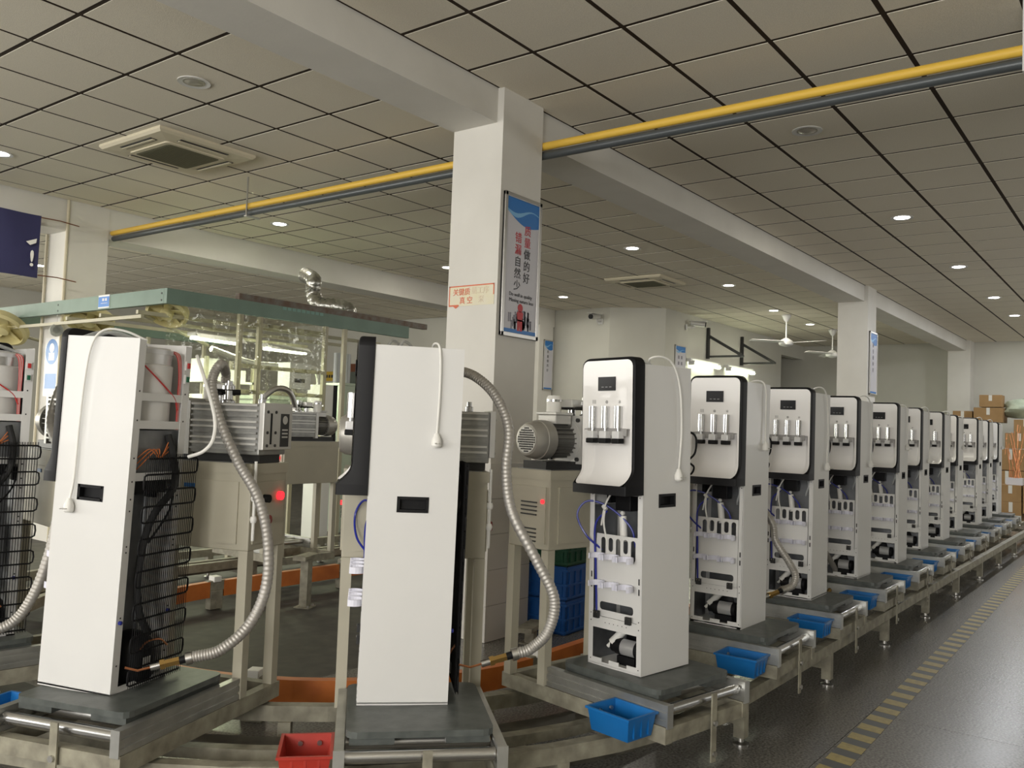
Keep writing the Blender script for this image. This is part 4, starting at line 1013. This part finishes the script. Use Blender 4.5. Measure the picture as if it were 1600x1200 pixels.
# fans hung in the booth
def bfan(p, ax, r, label):
    t = empty('wall_fan', p, 0, label, 'fan', 'yellowed fans in the booth')
    t.rotation_euler = Vector(ax).to_track_quat('Z', 'Y').to_euler()
    MB().lathe([(r*.86, -.05), (r, -.03), (r, .03), (r*.86, .05), (r*.84, .03), (r*.84, -.03)], 26).build('ring', fany_m, t, True)
    MB().lathe([(.001, -.05), (.05, -.05), (.06, -.02), (.06, .06), (.001, .07)], 14).build('hub', fany_m, t, True)
    for k in range(5):
        M = Matrix.Rotation(R(72*k), 4, 'Z') @ Matrix.Rotation(R(25), 4, 'X'); B(.05, r*.8, -.04, .04, -.003, .003, M=M).build('blade', fany_m, t)
    for k in range(12):
        a = R(30*k); MB().tube([(.03*math.cos(a), .03*math.sin(a), -.055), (r*.88*math.cos(a), r*.88*math.sin(a), -.05)], .003, 5).build('guard_wire', fany_m, t)
bfan(onY(262, 487, 7.4), (-.45, -.35, -.75), .19, 'round yellowed fan tilted under the green corner')
bfan(onY(140, 500, 8.9), (-.3, -.35, -.9), .24, 'yellowed fan hanging edge on beneath the blue plate')
bfan(onY(8, 512, 9.9), (-.5, -.3, -.7), .24, 'yellowed fan above the dispenser with the white tank')
# tape roll on a string
p = onX(88, 516, BX+.03)
t = empty('tape_roll', p, 0, 'grey roll of tape hanging by the leaning dispenser', 'tape roll')
q = MB().lathe([(.036, -.025), (.062, -.025), (.062, .025), (.036, .025), (.036, -.025)], 24, (0, 0, 0), 'Y').build('tape', mat('tape_grey', (.33, .34, .31), .5), t, True)
q.rotation_euler = (0, 0, R(-15))
MB().tube([(0, 0, .05), (0, 0, BZ0-p.z)], .003, 5).build('string', cream_m, t)
# blue plate on the green beam
p = onX(163, 472, BX)
t = empty('beam_sign', (BX-.001, p.y, p.z+.005), 0, 'small blue and white plate on the pale green beam', 'sign'); vert_frame(t, (-1, 0, 0))
B(-.10, .10, -.062, .062, 0, .004).build('plate', white_m, t); B(-.097, .097, -.05, .045, .004, .005).build('blue_field', signb_m, t)
for k in range(2): B(-.03+k*.05, .005+k*.05, .005, .03, .005, .0056).build('printed_block', paper_m, t)
B(-.05, .07, -.018, -.014, .005, .0056).build('printed_line', paper_m, t)
# pale print on the dark beam
p = onY(475, 487, BY)
t = empty('beam_lettering', (p.x, BY-.0005, p.z), 0, 'faint pale print on the dark green beam', 'lettering'); vert_frame(t, (0, -1, 0))
for k in range(9): B(-.26+k*.058, -.215+k*.058, -.014, .016, 0, .0012).build('printed_block', mat('faint_print', (.17, .30, .26), .6), t)
# blue round sign on the far pillar
t = empty('safety_sign', (4.335, 9.37, 1.86), 0, 'white sheet with a blue round safety symbol on the far pillar', 'sign'); vert_frame(t, (-1, 0, 0))
B(-.15, .15, -.36, .26, 0, .003).build('sheet', white_m, t)
MB().lathe([(.001, .003), (.135, .003), (.135, .0045), (.001, .0045)], 28, (0, .11, 0)).build('blue_disc', pblue_m, t)
MB().lathe([(.001, .0045), (.05, .0045), (.05, .0055), (.001, .0055)], 20, (0, .15, 0)).build('white_head', white_m, t); B(-.06, .06, .02, .10, .0045, .0055).build('white_shoulders', white_m, t)
B(-.12, .12, -.28, -.12, .003, .0045).build('blue_panel', pblue_m, t)
for k, (yy, xx) in enumerate(((9.175, 4.32), (9.60, 4.315))):
    tag(MB().cyl((xx, yy, 0), (xx, yy, CEIL-.002 if k == 0 else 3.238), .014, 10).build('conduit', acw_m, None, True), ['cream conduit running down the near corner of the banner pillar', 'cream conduit on the far corner of the banner pillar'][k], 'conduit')
# foil duct rising from the booth
t = empty('foil_duct', (6.2, 7.6, BZ1), 0, 'crinkled silver duct rising above the booth and bending to the ceiling beam', 'duct')
q0 = Vector((6.2, 7.6, BZ1))
P = [onX(545, 500, 6.5), onX(543, 484, 6.5), onX(522, 479, 6.4), onX(497, 475, 6.3), onX(489, 456, 6.3), onX(490, 438, 6.3), onX(478, 430, 6.4)]
pp = catmull(P, 10); MB().tube([p-q0 for p in pp], .085, 14, rib=[1+.06*math.sin(k*1.9) for k in range(len(pp))]).build('flexible_sleeve', duct_m, t, True)
# steel ducts, cabinet and instrument inside the booth
for x0, lb in ((527, 'first'), (543, 'second')):
    p = onY(x0, 560, 9.3); tag(MB().cyl((p.x, p.y, .0), (p.x, p.y, BZ0-.02), .05, 14).build('vertical_duct', mat('dull_zinc', (.32, .33, .33), .5, .6), None, True), 'upright silver duct inside the booth, %s beside the wooden door' % lb, 'duct')
def boxpx(name, mt, x0, x1, y0, y1, Y, dep, label, cat, floor=False, extra=None):
    a, b = onY(x0, y1, Y), onY(x1, y0, Y); z0 = 0 if floor else min(a.z, b.z)
    t = empty(name, ((a.x+b.x)/2, Y, z0), 0, label, cat); hw = abs(b.x-a.x)/2; hh = max(a.z, b.z)-z0
    B(-hw, hw, 0, dep, 0, hh).build('body', mt, t, bev=.004)
    return t, hw, hh
t, hw, hh = boxpx('instrument_panel', paper_m, 452, 487, 569, 607, 7.25, .2, 'white instrument box with two dark displays behind the plastic curtain', 'instrument')
for z in (.68, .32): B(-hw*.55, hw*.4, -.004, 0, hh*z-.02, hh*z+.02).build('display', dark_m, t)
B(-.02, .02, .08, .12, -t.location.z, 0).build('stand', post_m, t)
pale = mat('pale_green_steel', (.45, .52, .42), .5)
t, hw, hh = boxpx('steel_locker', pale, 535, 562, 604, 690, 8.0, .35, 'pale green steel tank cabinet right of the booth posts', 'cabinet', True)
B(-hw-.01, hw+.01, -.01, .36, hh, hh+.03).build('top_rim', pale, t)
t, hw, hh = boxpx('half_built_dispenser', white_m, 505, 522, 602, 690, 7.3, .3, 'white half built appliance with a black edge inside the booth', 'appliance', True)
B(hw-.005, hw+.05, -.005, .05, hh*.5, hh).build('edge_trim', black_m, t)
t, hw, hh = boxpx('work_bench', pale, 420, 503, 628, 652, 8.0, .6, 'pale green workbench inside the booth behind the curtain', 'bench')
zb_ = t.location.z
B(-hw-.03, hw+.03, -.03, .63, hh, hh+.04).build('bench_top', pale, t)
for x in (-hw, hw-.05):
    for y in (.02, .53): B(x, x+.05, y, y+.05, -zb_, 0).build('leg', post_m, t)
a_, b_ = onY(318, 640, 8.9), onY(400, 565, 8.9); hw = abs(b_.x-a_.x)/2
t = empty('storage_rack', ((a_.x+b_.x)/2, 8.9, 0), 0, 'pale cluttered rack glimpsed through the booth curtain', 'rack')
for x in (-hw, hw-.04):
    for y in (.0, .45): B(x, x+.04, y, y+.04, 0, 2.05).build('post', post_m, t)
for z in (.5, 1.0, 1.4, 1.75): B(-hw, hw, .0, .49, z, z+.03).build('shelf', white_m, t)
random.seed(21)
for z in (.53, 1.03, 1.43, 1.78):
    x = -hw+.06
    while x < hw-.3:
        w2 = random.uniform(.14, .28); h2 = random.uniform(.12, .26)
        B(x, x+w2, .05, .4, z, z+h2).build('stored_part', random.choice([white_m, galv_m, paper_m, pumpl_m]), t); x += w2+random.uniform(.03, .1)
MB().tube(catmull([tuple(onY(330, 545, 7.75)), tuple(onY(400, 568, 7.75)), tuple(onY(480, 574, 7.75)), tuple(onY(497, 587, 7.75)), tuple(onY(497, 640, 7.75))], 8), .03, 10).build('exhaust_pipe', pumpl_m, None, True)
tag(bpy.data.objects['exhaust_pipe'], 'grey bent pipe running inside the booth above the instrument box', 'pipe')
# yellow notice and wooden door at the far wall
p = onX(515, 588, 13.42); t = empty('wall_notice', (13.419, p.y, p.z), 0, 'yellow notice plate with black print on the far wall', 'sign'); vert_frame(t, (-1, 0, 0))
B(-.17, .17, -.11, .11, 0, .004).build('plate', mat('notice_yellow', (.65, .45, .06), .5), t)
for k in range(3): B(-.12+k*.09, -.06+k*.09, -.035, .035, .004, .005).build('printed_block', ink_m, t)
a = onX(545, 569, 13.42); b = onX(570, 569, 13.42)
d = struct('door_1', B(13.36, 13.42, min(a.y, b.y)-.35, max(a.y, b.y), -.004, a.z), wood_m)
B(13.355, 13.36, min(a.y, b.y)-.25, max(a.y, b.y)-.1, .1, a.z-.18).build('door_glass', mat('door_glass', (.12, .14, .12), .2), d)
# signal lamps on the far cabinet
for k, mm_ in enumerate((yellamp, grnlamp, redlamp)):
    p = onX(412+k*8, 716, 4.244)
    o = MB().cyl((0, 0, 0), (-.015, 0, 0), .017, 14).build('signal_lamp', mm_)
    o.location = p
    M = CABB.matrix_world.inverted() @ Matrix.Translation(p); o.parent = CABB; o.matrix_local = M

# ------------------------------------------------------------------ crates beside the near pillar
def crate(z, h, mt, label):
    t = empty('plastic_crate', (5.09, 3.36, z), R(4), label, 'crate', 'stacked plastic crates by the near pillar')
    w2, d2 = .24, .17
    mb = MB()
    for bb in ((-w2, w2, -d2, -d2+.008), (-w2, w2, d2-.008, d2), (-w2, -w2+.008, -d2, d2), (w2-.008, w2, -d2, d2)): mb.box(*bb, 0, h-.003)
    mb.box(-w2, w2, -d2, d2, 0, .008); mb.build('tub', mt, t)
    mb = MB()
    for zz in (h-.035, h*.42, .012):
        mb.box(-w2-.008, w2+.008, -d2-.010, -d2, zz, zz+.014); mb.box(-w2-.010, -w2, -d2, d2, zz, zz+.014)
    mb.build('band', mt, t)
    for k in range(6): B(-w2+.03+k*.08, -w2+.042+k*.08, -d2-.008, -d2, .012, h-.03).build('rib', mt, t)
    for k in range(4): B(-w2-.008, -w2, -d2+.03+k*.08, -d2+.042+k*.08, .012, h-.03).build('rib', mt, t)
zz = 0
for k, (h, mm_, lb) in enumerate(((.225, crate_m, 'blue ribbed crate at the bottom of the stack by the near pillar'), (.225, crate_m, 'blue ribbed crate second from the floor in the pillar stack'), (.225, crateg_m, 'dark green crate in the middle of the blue crate stack'),
                                  (.225, crate_m, 'blue crate resting on the dark green crate'), (.24, bluebin_m, 'brighter blue crate on top of the crate stack'))):
    crate(zz, h, mm_, lb); zz += h
# ------------------------------------------------------------------ cartons, bag and copper tubes at the far end
def carton(x0, x1, y0, y1, X, dep, label, tape=False):
    a, b = onX(x0, y1, X), onX(x1, y0, X); z0 = max(0, onX(1565, y1, X).z); z1 = onX(1565, y0, X).z-.002
    t = empty('carton', (X, (a.y+b.y)/2, z0), 0, label, 'box', 'cartons stacked at the end of the aisle'); hw = abs(a.y-b.y)/2; h = z1-z0
    B(0, dep, -hw, hw, 0, h-.004).build('body', card_m, t)
    B(-.002, .0, -.03, .03, h*.5, h-.004).build('packing_tape', tape_clear, t)
    for s_ in (-1, 1): B(0, dep, min(0, s_*hw)+.002, max(0, s_*hw)-.002, h-.004, h).build('flap', card_m, t)
    return t, z1, hw
zb = lambda y, X: onX(1580, y, X).z
carton(1562, 1596, 783, 830, 17.5, .5, 'brown carton on the floor at the end of the conveyor')
carton(1561, 1596, 757, 783, 17.5, .5, 'brown carton standing on the floor carton, under the copper tubes')
carton(1598, 1640, 757, 800, 17.5, .5, 'brown carton beside the two stacked ones, cut off at the edge')
carton(1488, 1545, 702, 830, 19.6, .6, 'tall brown carton hidden behind the last dispensers')
carton(1488, 1519, 643, 700, 19.7, .6, 'brown carton low behind the tops of the last dispensers')
carton(1546, 1600, 735, 830, 19.6, .6, 'brown carton at the base of the tall far stack')
carton(1558, 1600, 701, 734, 19.6, .6, 'brown carton midway up the tall far stack')
carton(1570, 1615, 676, 700, 19.6, .6, 'brown carton in the upper part of the tall far stack')
carton(1584, 1620, 655, 676, 19.6, .6, 'brown carton with a white label below the plastic bag')
carton(1522, 1556, 661, 701, 19.6, .6, 'narrow brown carton beside the tall far stack')
carton(1521, 1567, 637, 660, 19.6, .6, 'wide brown carton under the topmost carton')
carton(1530, 1565, 617, 636, 19.6, .4, 'small brown carton on top of the pile')
p = onX(1597, 655, 19.7)
random.seed(5); mb = MB(); rows = []
for i in range(13):
    th = math.pi*i/12; row = []
    for j in range(21):
        ph = 2*math.pi*j/20; k = 1+.10*math.sin(3*ph+i)+.07*math.sin(5*th+2*ph)
        row.append((.26*math.sin(th)*math.cos(ph)*k, .36*math.sin(th)*math.sin(ph)*k, .2+.2*math.cos(th)*k if th < 2.6 else .02))
    row[-1] = row[0]; rows.append(row)
mb.grid(rows); o = mb.build('plastic_bag', bag_m, None, True); o.location = (19.95, p.y, onX(1597, 655, 19.6).z+.002); tag(o, 'crumpled pale green plastic bag lying on the far cartons', 'bag')
bx = empty('copper_tube_bundle', (17.6, 2.17, onX(1565, 757, 17.5).z), 0, 'bundle of thin copper tubes standing in a white tray', 'tubes')
B(0, .35, -.13, .13, 0.0, .12).build('tray', paper_m, bx)
random.seed(9)
for k in range(15):
    x, y = random.uniform(.03, .3), random.uniform(-.11, .11); h = random.uniform(.55, 1.1); a = random.uniform(-.18, .18)
    MB().tube([(x, y, .05), (x+random.uniform(-.06, .06), y+a, h)]+([(x+.01, y+a+.05, h+.02), (x+.01, y+a+.06, h-.1)] if k % 3 == 0 else []), .005, 5).build('copper_tube', copper_m, bx)

# ------------------------------------------------------------------ beige guard posts bolted to the floor inside the loop
def guard_post(x, y0, y1, rz, wide, label):
    p = onZ(x, y0, 0); h = 0
    for k in range(200):
        q = proj((p.x, p.y, k*.01))
        if q[1] <= y1: h = k*.01; break
    t = empty('guard_post', (p.x, p.y, -.003), rz, label, 'post', 'beige guard posts inside the loop')
    B(-.035, .035, -.03, .03, 0, h-.03).build('upright', dirty_m, t)
    B(-.06, .06, -.06, .06, 0, .008).build('foot_plate', dirty_m, t)
    MB().loft([[(-wide, -.05, z), (wide*.7, -.05, z), (wide, -.01, z), (wide, .05, z), (-wide, .05, z)] for z in (h-.03, h)]).build('top_plate', dirty_m, t)
    for a in (-.04, .04): MB().cyl((a, -.045, .008), (a, -.045, .02), .008, 6).build('anchor_bolt', steel_m, t)
guard_post(476, 948, 866, .4, .12, 'beige guard post standing behind the orange rail across the loop')
guard_post(829, 1004, 975, .3, .14, 'low beige guard post beside the crate stack')
